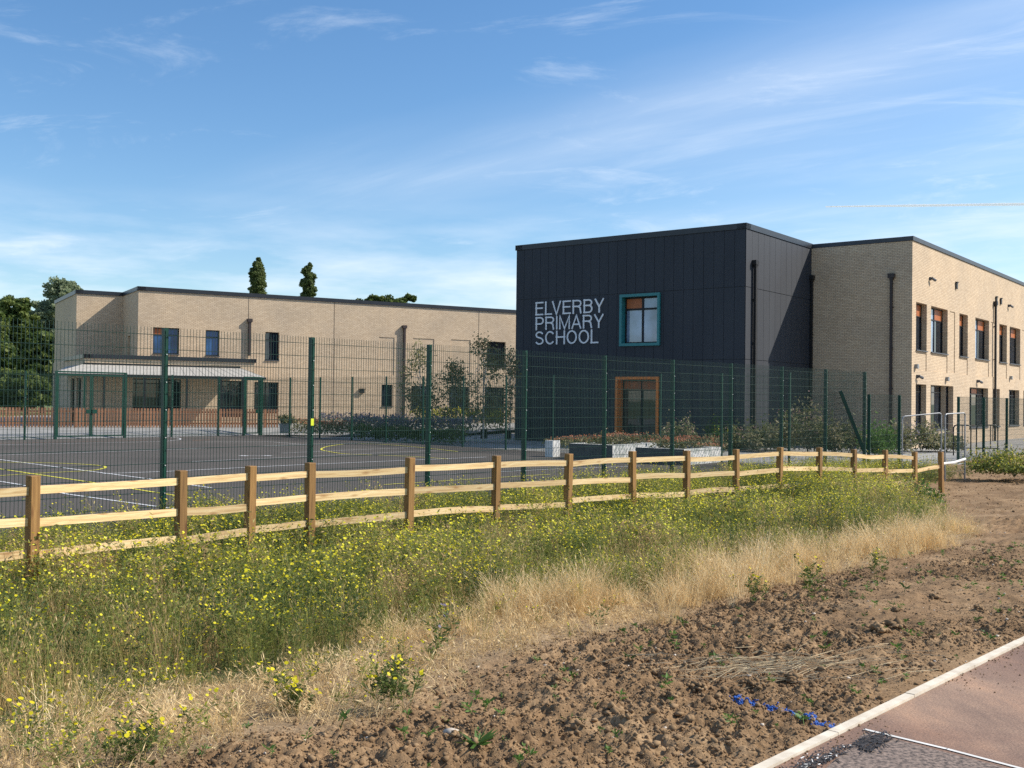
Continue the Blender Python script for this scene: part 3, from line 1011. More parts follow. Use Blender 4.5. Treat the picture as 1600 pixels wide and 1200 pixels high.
def build_sign():
    sign = None
    rows = [('ELVERBY', (838, 498 - 4.5), (945, 469)), ('PRIMARY', (838, 0), (944.5, 0)), ('SCHOOL', (837.5, 0), (936, 0))]
    # heights measured at the left edge of each row
    tops = [472.2, 495.6, 518.0]; bots = [493.4, 516.2, 539.2]
    holder = None
    for (txt, l, r), yt, yb in zip(rows, tops, bots):
        t0, zt = fr(l[0], yt); _, zb = fr(l[0], yb); t1, _z = fr(r[0], yt)
        H = zt - zb
        widths = [letter_strokes(c)[0] for c in txt]
        gap = 0.10
        tot = sum(widths) + gap * (len(txt) - 1)
        sx = (t1 - t0) / tot
        x = t0
        for c, w in zip(txt, widths):
            mb = MB()
            for si, st in enumerate(letter_strokes(c)[1]):
                pts = [np.array([x + p[0] * sx, zb + p[1] * H]) for p in st]
                closed = np.linalg.norm(pts[0] - pts[-1]) < 1e-6
                hw = 0.053 * H
                Ls, Rs = [], []
                N_ = len(pts)
                for i, p in enumerate(pts):
                    if closed:
                        a = pts[(i - 1) % (N_ - 1)]; b = pts[(i + 1) % (N_ - 1)] if i < N_ - 1 else pts[1]
                    else:
                        a = pts[max(0, i - 1)]; b = pts[min(N_ - 1, i + 1)]
                    d1_ = p - a; d2_ = b - p
                    if np.linalg.norm(d1_) < 1e-9: d1_ = d2_
                    if np.linalg.norm(d2_) < 1e-9: d2_ = d1_
                    d1_ = d1_ / np.linalg.norm(d1_); d2_ = d2_ / np.linalg.norm(d2_)
                    n1 = np.array([-d1_[1], d1_[0]]); n2 = np.array([-d2_[1], d2_[0]])
                    m = n1 + n2; m = m / (np.linalg.norm(m) + 1e-9)
                    k = hw / max(0.5, m @ n1)
                    Ls.append(p + m * k); Rs.append(p - m * k)

                def W3(q, o):
                    return np.array([*CA, 0]) + uu * q[0] + n * o + np.array([0, 0, q[1]])
                o1 = 0.075 + 0.0012 * si; o0 = 0.03
                for i in range(N_ - 1):
                    mb.face([W3(Rs[i], o1), W3(Rs[i + 1], o1), W3(Ls[i + 1], o1), W3(Ls[i], o1)])
                    mb.face([W3(Rs[i], o0), W3(Rs[i + 1], o0), W3(Rs[i + 1], o1), W3(Rs[i], o1)])
                    mb.face([W3(Ls[i], o0), W3(Ls[i + 1], o0), W3(Ls[i + 1], o1), W3(Ls[i], o1)])
                if not closed:
                    for i in (0, -1):
                        mb.face([W3(Ls[i], o0), W3(Rs[i], o0), W3(Rs[i], o1), W3(Ls[i], o1)])
            mb.build('letter', M['letter'], school)
            x += (w + gap - (0.13 if c == 'L' and txt == 'ELVERBY' else 0) + (0.022 if txt == 'ELVERBY' else 0)) * sx


build_sign()

# ---- brick wing
LS = 33.0
wb = MB()
wall(wb, JJ, UF, 4.85, GZ, ROOF - .22)


def z4(x, y):
    return 1150 + x * 0.325, 330 + y * 0.325


def sh(x, y):
    return hit(*z4(x, y), BB, US)


def rect4(x0, x1, yt, yb):
    xm = (x0 + x1) / 2
    return sh(x0, yt)[0], sh(x1, yt)[0], sh(xm, yb)[1], sh(xm, yt)[1]


up = [rect4(866, 918, 435, 665), rect4(938, 1018, 462, 683), rect4(1074, 1115, 495, 697), rect4(1151, 1217, 520, 712), rect4(1266, 1303, 547, 727), rect4(1316, 1367, 563, 737)]
dn = [rect4(864, 915, 832, 1051), rect4(936, 1045, 836, 1053), rect4(1123, 1212, 850, 1045), rect4(1238, 1268, 853, 1032), rect4(1312, 1362, 860, 1030), rect4(1382, 1424, 866, 1024)]
zu0 = np.median([r[2] for r in up]); zu1 = np.median([r[3] for r in up])
zd0 = np.median([r[2] for r in dn]); zd1 = np.median([r[3] for r in dn])
print('wing windows', [[round(float(v), 2) for v in r] for r in up + dn])
pitch = up[4][0] - up[2][0]
t = up[4][0] + pitch
wup = [(r[0], r[1]) for r in up]
wdn = [(r[0], r[1]) for r in dn]
while t < LS - 4:
    wup += [(t, t + 1.1), (t + 2.1, t + 3.9)]
    wdn += [(t, t + 1.8), (t + 2.6, t + 4.0)]
    t += pitch
wdn = [w for i, w in enumerate(wdn) if i < 6 or w[0] > wdn[5][1] + .4]
DEP = 0.30
ops = [(a, b, zu0, zu1, DEP, False) for a, b in wup] + [(a, b, zd0 if i != 1 else zd0, zd1, DEP, False) for i, (a, b) in enumerate(wdn)]
# door leaf right part of second ground opening reaches the floor
b1 = wdn[1]
dsplit = b1[0] + (b1[1] - b1[0]) * 0.66
ops[len(wup) + 1] = (b1[0], dsplit, zd0, zd1, DEP, False)
ops.append((dsplit + .0001, b1[1], -0.35, zd1, DEP, False))
# shallow brick recesses beside / below the windows
for i, (a, b) in enumerate(wup):
    if i % 2 == 1 and i + 1 < len(wup):
        nx = wup[i + 1][0]
        ops.append((b + (nx - b) * .18, b + (nx - b) * 0.62, zu0 - .9, zu1 - 0.02, 0.03, True))
    ops.append((a + .03, b - .01, zu0 - .95, zu0 - .12, 0.03, True))
wall(wb, BB, US, LS, GZ, ROOF - .22, ops)
EE = BB + US * LS
wb.face([(*EE, GZ), (*(EE - UF * 12), GZ), (*(EE - UF * 12), ROOF - .22), (*EE, ROOF - .22)], [(0, 0), (12, 0), (12, 9), (0, 9)])
wb.face([(*JJ, ROOF - .4), (*BB, ROOF - .4), (*EE, ROOF - .4), (*(EE - UF * 4.85), ROOF - .4)])
wb.build('brick_wall', M['brick'], school)
wc = coping([JJ + US * .05, BB, EE], ROOF - .22, 0.2, 0.05, M['coping'], school)
for i, (a, b) in enumerate(wup):
    nar = (b - a) < 1.5
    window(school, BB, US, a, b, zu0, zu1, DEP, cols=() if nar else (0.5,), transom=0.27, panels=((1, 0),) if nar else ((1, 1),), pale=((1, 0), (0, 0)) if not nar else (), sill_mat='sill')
for i, (a, b) in enumerate(wdn):
    if i == 1:
        window(school, BB, US, a, dsplit - .001, zd0, zd1, DEP, cols=(0.36,), transom=0.16)
        window(school, BB, US, dsplit + .001, b, -0.35, zd1, DEP, cols=(), transom=0.14, sill=False, name='door', label='dark side door')
        continue
    window(school, BB, US, a, b, zd0, zd1, DEP, cols=(0.5,) if b - a < 2 else (0.33, 0.66), transom=0.16, panels=((1, 1),) if i == 2 else ())
u3, n3 = frame_vec(US)
B3 = np.array([*BB, 0.0])
t_, z_ = hit(1394, 434, JJ, UF)
downpipe(school, JJ, UF, t_, z_, GZ, M['brown_pipe'], 0.1, 0.055)
t_, z_ = sh(1240, 450)
downpipe(school, BB, US, t_, z_, GZ, M['pipe'], 0.1, 0.055)


def fitting(px, py, kind):
    t, z = sh(px, py)
    c = B3 + u3 * t + np.array([0, 0, z])
    mb = MB()
    if kind == 'vent':
        mb.box(c + n3 * 0.03, (0.24, 0.09, 0.36), u3, n3)
        mb.box(c + n3 * 0.08 + np.array([0, 0, .16]), (0.28, 0.06, 0.05), u3, n3)
        mb.build('wall_vent', M['pipe'], school)
    elif kind == 'camera':
        mb.box(c + n3 * 0.04, (0.12, 0.08, 0.16), u3, n3)
        mb.tube([c + n3 * 0.05, c + n3 * 0.16], 0.03, 6)
        mb.tube([c + n3 * 0.12 - u3 * .02 + np.array([0, 0, .02]), c + n3 * 0.20 + u3 * 0.28 - np.array([0, 0, .06])], 0.065, 8)
        mb.build('security_camera', M['sill'], school)
    else:
        mb.box(c + n3 * 0.07, (0.22, 0.14, 0.18), u3, n3)
        mb.box(c + n3 * 0.10 - np.array([0, 0, .1]), (0.18, 0.1, 0.03), u3, n3)
        mb.build('wall_light', M['galv'], school)


fitting(930, 325, 'camera'); fitting(1057, 357, 'vent'); fitting(1249, 425, 'vent'); fitting(1271, 433, 'vent'); fitting(1308, 455, 'camera')
fitting(862, 745, 'light'); fitting(868, 795, 'camera'); fitting(1010, 806, 'light'); fitting(1158, 818, 'camera'); fitting(1317, 800, 'light')

# ============================================================ left wing
LA = np.array([-22.2, 62.5]); LB = np.array([0.18, 76.0])
UL = LB - LA; UL /= np.linalg.norm(UL)
NL = np.array([UL[1], -UL[0]])
LR = 8.0
wing = thing('classroom_building', 'long two-storey buff brick classroom building behind the far court fence', 'school building', (LA[0], LA[1], 0))


def lh(px, py):
    return hit(px, py, LA, UL)


def lrect(x0, x1, yt, yb):
    xm = (x0 + x1) / 2
    ym = (yt + yb) / 2
    return [lh(x0, ym)[0], lh(x1, ym)[0], lh(xm, yb)[1], lh(xm, yt)[1]]


wl = MB()
LLEN = 40.0
LW = [lrect(239, 280, 512, 553), lrect(321, 343, 516, 556), lrect(414.5, 436, 519, 563), lrect(761, 790, 534, 573)]
LG = [lrect(397, 435, 597, 640), lrect(596, 613.5, 601, 635), lrect(643, 674, 603, 640), lrect(702, 733, 604, 642), lrect(757, 788, 605, 668)]
LP = [lrect(592, 616, 527, 586), lrect(645, 678, 529, 588), lrect(704, 735, 531, 590)]
ops = [(*r, 0.22, False) for r in LW + LG] + [(*r, 0.035, True) for r in LP]
LTOP = 8.0
zt_l = lh(260, 451)[1]; zt_r = lh(780, 484)[1]
LTOP = (zt_l + zt_r) / 2
print('left wing roof', zt_l, zt_r)
wall(wl, LA, UL, LLEN, GZ, LTOP - .2, ops)
LI = LA - NL * 4.5                        # inner corner of the recess
wall(wl, LI, NL, 4.5, GZ, LTOP - .2, [(1.6, 2.3, 3.3, 5.2, 0.15, True)])
tr, _ = hit(118.8, 520, LI, UL)           # recess runs left
LQ = LI + UL * tr
wall(wl, LQ, UL, -tr, GZ, LTOP - .2)
wall(wl, LQ - NL * 9, NL, 9, GZ, LTOP - .2)
wl.face([(*(LA), LTOP - .3), (*(LA + UL * LLEN), LTOP - .3), (*(LA + UL * LLEN - NL * 14), LTOP - .3), (*(LQ - NL * 9), LTOP - .3), (*LQ, LTOP - .3), (*LI, LTOP - .3)])
wl.build('brick_wall', M['brick'], wing)
cp = coping([LQ - NL * 9, LQ, LI, LA, LA + UL * LLEN], LTOP - .2, 0.24, 0.06, M['clad_trim'], wing)
# windows
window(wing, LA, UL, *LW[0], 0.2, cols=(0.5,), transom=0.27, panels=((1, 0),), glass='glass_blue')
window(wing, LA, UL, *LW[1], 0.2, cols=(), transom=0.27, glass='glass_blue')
window(wing, LA, UL, *LW[2], 0.2, cols=(0.5,), transom=0.27, glass='glass')
window(wing, LA, UL, *LW[3], 0.2, cols=(0.35, 0.65), transom=0.27, glass='glass')
for r in LG[:4]:
    window(wing, LA, UL, *r, 0.2, cols=(0.5,) if r[1] - r[0] > 1.2 else (), transom=0.2, glass='glass')
window(wing, LA, UL, *LG[4], 0.2, cols=(0.5,), transom=0.14, glass='glass', sill=False, name='door')
t_, z_ = lh(631, 513)
downpipe(wing, LA, UL, t_, z_, GZ, M['brown_pipe'], 0.12, 0.07)
t_, z_ = lh(389.5, 503)
downpipe(wing, LA, UL, t_, z_, lh(389.5, 556)[1], M['brown_pipe'], 0.12, 0.07)
t_, z_ = lh(565, 611.5)
m_ = MB(); uuL, nnL = frame_vec(UL)
m_.box(np.array([*LA, 0]) + uuL * t_ + nnL * .08 + np.array([0, 0, z_]), (0.3, 0.16, 0.22), uuL, nnL)
m_.box(np.array([*LA, 0]) + uuL * t_ + nnL * .1 + np.array([0, 0, z_ + .15]), (0.36, 0.2, 0.05), uuL, nnL)
m_.build('wall_light', M['pipe'], wing)
jt = MB()
for px in (388, 522, 748):
    t_, _ = lh(px, 520)
    jt.box(np.array([*LA, 0]) + uuL * t_ + nnL * .002 + np.array([0, 0, (LTOP - .2 + GZ) / 2]), (0.025, 0.01, LTOP - .22 - GZ), uuL, nnL)
jt.build('movement_joint', M['bed_soil'], wing)

# single-storey projection with canopy
FO = 3.3
PB = LA + NL * FO                         # point on the front line of the projection
tb0, zb0 = hit(133, 555, PB, UL); tb1, zb1 = hit(398, 560.5, PB, UL)
PZ = (zb0 + zb1) / 2
P0 = PB + UL * tb0
LPj = tb1 - tb0


def ph(px, py):
    t, z = hit(px, py, P0, UL); return t, z


def prect(x0, x1, yt, yb):
    xm = (x0 + x1) / 2; ym = (yt + yb) / 2
    return [ph(x0, ym)[0], ph(x1, ym)[0], ph(xm, yb)[1], ph(xm, yt)[1]]


print('projection', P0, LPj, PZ)
pw = MB()
GW = [prect(207, 283, 592, 640), prect(342, 378, 595, 652), prect(160, 164, 588, 640)]
wall(pw, P0, UL, LPj, GZ, PZ - .2, [(*r, 0.2, i == 2) for i, r in enumerate(GW)])
wall(pw, P0 - NL * 12, NL, 12, GZ, PZ - .2, [(7.2, 8.6, -.1, 2.5, 0.2, False), (9.3, 10.9, -.1, 2.5, 0.2, False)])
wall(pw, P0 + UL * LPj, -NL, FO, GZ, PZ - .2)
pw.face([(*P0, PZ - .25), (*(P0 + UL * LPj), PZ - .25), (*(P0 + UL * LPj - NL * 12), PZ - .25), (*(P0 - NL * 12), PZ - .25)])
pw.build('ground_floor_wall', M['brick'], wing)
coping([P0 - NL * 7.5, P0, P0 + UL * LPj, P0 + UL * LPj - NL * FO], PZ - .2, 0.22, 0.08, M['clad_trim'], wing, name='parapet_coping')
window(wing, P0, UL, *GW[0], 0.18, cols=(0.25, 0.5, 0.75), transom=0.15, glass='glass')
window(wing, P0, UL, *GW[1], 0.18, cols=(0.5,), transom=0.15, glass='glass', sill=False, name='door')
window(wing, P0 - NL * 12, NL, 7.2, 8.6, -.1, 2.5, 0.18, cols=(0.5,), glass='glass', sill=False, name='door')
window(wing, P0 - NL * 12, NL, 9.3, 10.9, -.1, 2.5, 0.18, cols=(0.5,), glass='glass', sill=False)
# canopy
CO = 2.6
cz_back = ph(200, 571)[1]
CP = P0 + NL * CO
tc0, zc0 = hit(84, 581.5, CP, UL); tc1, zc1 = hit(415, 591, CP, UL)
zc = (zc0 + zc1) / 2
print('canopy', tc0, zc0, tc1, zc1, cz_back)
cb = MB()
A0 = CP + UL * tc0; A1 = CP + UL * tc1
tb_l, _ = hit(133, 572, P0, UL)
B0 = P0 + NL * .03 + UL * (tb_l - .1); B1 = P0 + NL * .03 + UL * (tc1 - .7)
for dz in (0, -0.04):
    cb.face([(*A0, zc + dz), (*A1, zc + dz), (*B1, cz_back + dz), (*B0, cz_back + dz)])
C0 = P0 - NL * 6 + UL * (tc0 + 1.0)
C1_ = P0 - NL * 6 + UL * (tb_l - .1)
cb.face([(*A0, zc), (*B0, cz_back), (*C1_, cz_back), (*C0, zc)])
can = cb.build('canopy', M['canopy'], wing)
k = MB()
uL3, nL3 = frame_vec(UL)
k.box(np.array([*((A0 + A1) / 2), zc - .06]), (np.linalg.norm(A1 - A0) + .05, 0.1, 0.13), uL3, nL3)
k.box(np.array([*((B0 + B1) / 2), cz_back + .05]), (np.linalg.norm(B1 - B0), 0.06, 0.09), uL3, nL3)
k.build('canopy_beam', M['frame'], can)
k = MB()
nn = 20
for i in range(nn + 1):
    a = A0 + (A1 - A0) * i / nn; b = B0 + (B1 - B0) * i / nn
    k.tube([(*a, zc + .003), (*b, cz_back + .003)], 0.012, 4)
k.build('glazing_bar', M['canopy'], can)
for px in (78 + 8, 132, 163, 226, 292, 345, 379):
    t_, _ = hit(px, 600, CP, UL)
    q = CP + UL * t_
    m_ = MB(); m_.box((q[0], q[1], (zc - .12 + GZ) / 2), (0.1, 0.1, zc - .12 - GZ), uL3, nL3)
    m_.build('canopy_post', M['green'] if px == 132 else M['frame'], can)
for r_ in (school, wing):
    adopt(r_)
    pass

# ============================================================ terrace, lawn, low timber fence
def NF(i): return np.array([-4.9 + 1.715 * i, 14.9 + 1.848 * i])          # near court fence posts
C1 = NF(9)
SV = (np.array([-12.76, 54.0]) - C1) / 13.0                              # side fence bay
C2 = C1 + SV * 13
FE = np.array([1.715, 1.848])
PAL0 = at_level(0, 668, -0.1)[:2]; PAL1 = at_level(436, 668.5, -0.1)[:2]
PU = PAL1 - PAL0; PLEN = np.linalg.norm(PU); PU /= PLEN; PN = np.array([PU[1], -PU[0]])
print('palisade', PAL0, PAL1)
PALS = PAL0 - PU * 6
TF0 = C2 - FE * 10 + np.array([-.3, .3]); TF1 = C2 + np.array([0.1, 0.4])
mb = MB()
mb.face([(*TF0, -.395), (*TF1, -.395), (*(PAL1 + PN * .3), -.1), (*(PALS + PN * .3), -.1)])
mb.face([(*(PALS + PN * .3), -.1), (*(PAL1 + PN * .3), -.1), (*(LB + NL * 1), -.1), (*(LB + NL * 1 + UL * 20 - NL * 12), -.1), (*(LQ - NL * 20), -.1), (*(PALS - PN * 9), -.1)])
mb.face([(*TF1, -.395), (*(C2 + np.array([9, 2])), -.40), (*(LB + NL * 6), -.1), (*(LB + NL), -.1), (*(PAL1 + PN * .3), -.1)])
tag(mb.build('terrace_paving', M['paving']), kind='structure')
mb = MB()
mb.face([(*(PALS - PN * 9), -.12), (*(LQ - NL * 20), -.12), (20, 190, -.12), (20, 420, -.12), (-400, 420, -.12), (-160, 40, -.12)])
tag(mb.build('lawn', M['field']), kind='structure')

pal = thing('low_timber_fence', 'low fence of vertical reddish timber slats on the paving behind the court', 'fence', (*PAL0, -.1))
bay = 2.35; tt = -6.0
uP = np.array([*PU, 0]); nP = np.array([*PN, 0])
rng = np.random.default_rng(5)
PTOP = EYE[2] + (ray(200, 638)[2]) * (np.linalg.norm(PAL0) / np.linalg.norm(ray(200, 638)[:2]))
PH = 0.98
while tt < PLEN - .1:
    e = min(tt + bay, PLEN)
    mb = MB(); x = tt + .09
    while x < e - .05:
        c = np.array([*PAL0, 0]) + uP * x
        hgt = PH + rng.uniform(-.006, .006)
        mb.box(c + np.array([0, 0, -.08 + hgt / 2]), (0.095, 0.022, hgt), uP, nP, mi=0)
        x += 0.148
    c = np.array([*PAL0, 0]) + uP * (tt + e) / 2 - nP * .035
    for z in (0.12, 0.72):
        mb.box(c + np.array([0, 0, z]), (e - tt - .1, 0.045, 0.09), uP, nP)
    mb.build('slat_panel', M['slat_wood'], pal)
    c = np.array([*PAL0, 0]) + uP * tt
    m2 = MB(); m2.box(c + np.array([0, 0, -.1 + PH / 2]) - nP * .02, (0.10, 0.10, PH + .02), uP, nP)
    m2.build('post', M['slat_wood'], pal)
    tt = e
adopt(pal)


# ============================================================ mesh fences
FH = 2.95                                                                 # court fence height


def wire_panel(L_, H, lip=0.02, step=0.05, wr=0.0028, hr=0.0032, hstep=0.2, name='mesh_panel'):
    """local: x along, z up, centred on y=0. twin horizontal wires either side of the uprights"""
    n = int(round(L_ / step))
    V = []; Q = []

    def bar(a, b, r):
        a = np.array(a, float); b = np.array(b, float); t = b - a
        if abs(t[2]) > abs(t[0]):
            p, q = np.array([r, 0, 0]), np.array([0, r, 0])
        else:
            p, q = np.array([0, r, 0]), np.array([0, 0, r])
        k = len(V)
        for e in (a, b):
            V.extend([e + p + q, e - p + q, e - p - q, e + p - q])
        for i in range(4):
            j = (i + 1) % 4
            Q.append((k + i, k + j, k + 4 + j, k + 4 + i))
    for i in range(1, n):
        x = L_ * i / n
        bar((x, 0, lip), (x, 0, H + 0.015), wr)
    z = lip + .04
    while z < H + .001:
        for y in (-.0065, .0065):
            bar((0.02, y, z), (L_ - 0.02, y, z), hr)
        z += hstep
    me = bpy.data.meshes.new(name)
    me.from_pydata([tuple(v) for v in V], [], Q)
    me.materials.append(M['wire']); me.update()
    return me


def post_mesh(H, name='post', w=0.06, d=0.08):
    mb = MB()
    mb.box((0, 0, H / 2 - .15), (w, d, H + .3))
    mb.box((0, 0, H + .006), (w + .004, d + .004, 0.012))
    # clamp strip
    mb.box((0, -d / 2 - .004, H / 2), (w * .55, 0.008, H - .04))
    mb.m = [0] * len(mb.f)
    z = 0.25
    while z < H:
        mb.tube([(0, -d / 2 - .006, z), (0, -d / 2 - .02, z)], 0.0085, 6, mi=1)
        z += 0.39
    o = mb.build(name, [M['green'], M['bolt']])
    me = o.data; bpy.data.objects.remove(o)
    return me


def place(me, name, loc, ang, parent, tilt=0.0, jit=0.0):
    o = bpy.data.objects.new(name, me); COL.objects.link(o)
    o.parent = parent
    o.location = loc
    o.rotation_euler = (random.uniform(-jit, jit), tilt + random.uniform(-jit, jit), ang)
    return o


POST_N = post_mesh(FH)
POST_F = post_mesh(FH, w=0.06, d=0.06)
Lp = 2.52
PAN_N = wire_panel(Lp, FH, wr=0.0025, hr=0.0034)


def mesh_fence(label, pts, zbase, post_me, panel_me, skip=(), offs=0.05, rootloc=None):
    th = thing('mesh_fence', label, 'fence', (*pts[0], zbase), None)
    base = np.array([*pts[0], zbase])
    for i, p in enumerate(pts):
        q = pts[min(i + 1, len(pts) - 1)] if i < len(pts) - 1 else p + (p - pts[i - 1])
        t = q - p; ang = math.atan2(t[1], t[0])
        loc = np.array([*p, zbase]) - base
        place(post_me, 'post', loc, ang, th, jit=0.003)
        if i < len(pts) - 1 and i not in skip:
            t = t / np.linalg.norm(t)
            n = np.array([t[1], -t[0]]) * offs
            place(panel_me, 'mesh_panel', loc + np.array([n[0], n[1], 0]), ang, th)
    return th


near = mesh_fence('tall dark green welded mesh fence along the near side of the court', [NF(i) for i in range(-2, 10)], COURT_Z - .02, POST_N, PAN_N, offs=0.06)
# yellow tag on one near post
q = NF(1); mb = MB()
mb.box((q[0] - near.location[0] + .035, q[1] - near.location[1] - .056, 1.62), (0.055, 0.014, 0.11), (FE[0] / 2.52, FE[1] / 2.52, 0), (FE[1] / 2.52, -FE[0] / 2.52, 0))
mb.build('yellow_tag', M['yellow_tag'], near)

PAN_S = wire_panel(np.linalg.norm(SV), FH, wr=0.002)
side = mesh_fence('green mesh fence down the right side of the court towards the planters', [C1 + SV * i for i in range(0, 14)], COURT_Z - .02, POST_F, PAN_S, offs=-.05)
# far fence in two runs with gates
PANs = {}


def run(th, pts, zb, Hh=FH):
    base = np.array(th.location)
    for i in range(len(pts) - 1):
        p, q = pts[i], pts[i + 1]; L_ = round(float(np.linalg.norm(q - p)), 2)
        if (L_, Hh) not in PANs: PANs[L_, Hh] = wire_panel(L_, Hh, wr=0.002)
        ang = math.atan2(*(q - p)[::-1])
        place(PANs[L_, Hh], 'mesh_panel', np.array([*p, zb]) - base, ang, th)


farf = thing('mesh_fence', 'green mesh fence at the far end of the court, before the low timber fence', 'fence', (*C2, COURT_Z))
FK = lambda k: C2 - FE * k
fp = [FK(k) for k in (0.42, 1, 2, 2.93)]
run(farf, fp, COURT_Z)
fq = [FK(k) for k in (4.2, 4.72, 5.72, 6.72, 7.72)]
run(farf, fq, COURT_Z)
for p in [FK(0.04)] + fp + fq:
    place(POST_F, 'post', np.array([*p, COURT_Z]) - np.array(farf.location), math.atan2(FE[1], FE[0]), farf)


def gate(name, label, p, q, Hh, leaves=2, group=None):
    th = thing(name, label, 'gate', (*p, COURT_Z), group)
    t = q - p; L_ = float(np.linalg.norm(t)); th.rotation_euler = (0, 0, math.atan2(t[1], t[0]))
    for x in (0, L_):
        m = MB(); m.box((x, 0, Hh / 2), (0.11, 0.11, Hh)); m.build('gate_post', M['green'], th)
    w = (L_ - .11 - .03) / leaves
    for k in range(leaves):
        a = 0.06 + k * (w + .01); b = a + w - .01
        m = MB()
        lo, hi = 0.09, Hh - .12
        for x in (a + .03, b - .03):
            m.box((x, 0, (lo + hi) / 2), (0.055, 0.05, hi - lo))
        m.box(((a + b) / 2, 0, lo + .03), (b - a - .12, 0.048, 0.055)); m.box(((a + b) / 2, 0, hi - .03), (b - a - .12, 0.048, 0.055))
        lf = m.build('gate_leaf', M['green'], th)
        pm = wire_panel(round(b - a - .06, 2), hi - lo - .05, wr=0.0026)
        o = bpy.data.objects.new('mesh_infill', pm); COL.objects.link(o); o.parent = lf; o.location = (a + .03, 0, lo)
        m = MB(); xx = b - .12 if k == 0 else a + .12
        m.box((xx, -.05, 1.22), (0.2, 0.06, 0.18)); m.build('lock_box', M['green'], lf)
    m = MB(); m.box((L_ / 2, 0, Hh - .03), (L_ - .11, 0.07, 0.07)); m.build('gate_beam', M['green'], th)
    return th


gate('double_gate', 'green double mesh gate in the far court fence at left', FK(4.2), FK(2.93), FH + .05)
gate('single_gate', 'narrow green single gate at the far corner of the court', FK(0.42), FK(0.04), FH + .02, 1)

# lower fence continuing to the right
H2 = 2.28
POST_2 = post_mesh(H2)
th2 = thing('mesh_fence', 'lower green mesh fence before the brick wing, right of the court corner', 'fence', (*NF(9.25), -.42))
PAN_2 = wire_panel(Lp, H2, wr=0.0024)
b0 = np.array(th2.location)
ang = math.atan2(FE[1], FE[0])
for i in (9.12, 10, 12, 13, 14, 15, 16):
    place(POST_2, 'post', np.array([*NF(i), -.42]) - b0, ang, th2)
PAN_2b = wire_panel(0.88 * Lp, H2, wr=0.0024)
place(PAN_2b, 'mesh_panel', np.array([*NF(9.12), -.42]) - b0, ang, th2)
for i in (12, 13, 14, 15):
    place(PAN_2, 'mesh_panel', np.array([*NF(i), -.42]) - b0, ang, th2)

# leaning panel beside the corner: tilted post with slack wires fanning from it
lp = thing('leaning_fence_panel', 'fallen green mesh fence panel leaning with its tilted post near the court corner', 'fence panel', (*NF(8.55), -.5))
top = at_depth(1313, 611, 30.0); bot = at_depth(1349, 703, 30.0)
m = MB(); ax = (top - bot); axn = ax / np.linalg.norm(ax)
side_ = np.cross(axn, (0, 1, 0)); side_ /= np.linalg.norm(side_)
m.box((top + bot) / 2, (0.085, 0.07, np.linalg.norm(ax)), side_, np.cross(axn, side_), axn)
m.build('post', M['green'], lp)
m = MB()
tl = at_depth(1240, 629, 30.3); bl = at_depth(1262, 716, 30.3)
for k in range(12):
    f = k / 11
    m.tube([tl + (bl - tl) * f, top + (bot - top) * (0.02 + f * .95)], 0.0055, 4)
for k in range(1, 30):
    g_ = k / 30
    a = tl + (top - tl) * g_; b = bl + (bot - bl) * g_
    m.tube([a, b], 0.0026, 3, cap=False)
m.build('mesh_panel', M['wire'], lp)
adopt(lp)

# ============================================================ wooden post and rail fence
px_ = [52, 283, 392, 485, 641, 776, 889, 988, 1073, 1150, 1219, 1280, 1334, 1383, 1429, 1470]
Pp = np.interp(px_, [52, 283, 392, 485, 641, 776, 889, 988, 1073, 1150, 1219, 1280, 1334, 1383, 1429, 1470], [49, 43, 40.6, 38.3, 35.6, 33, 30.6, 28.7, 27, 25.5, 24.2, 23, 22.1, 21.3, 20.5, 19.9])
tops = [743, 735, 728, 723, 715, 712, 709, 705, 704, 702, 699, 699, 702, 703, 706, 706]
posts = []
for x, P_, ty in zip(px_, Pp, tops):
    Z = 490 / P_
    p = at_depth(x, ty, Z)
    posts.append(p)
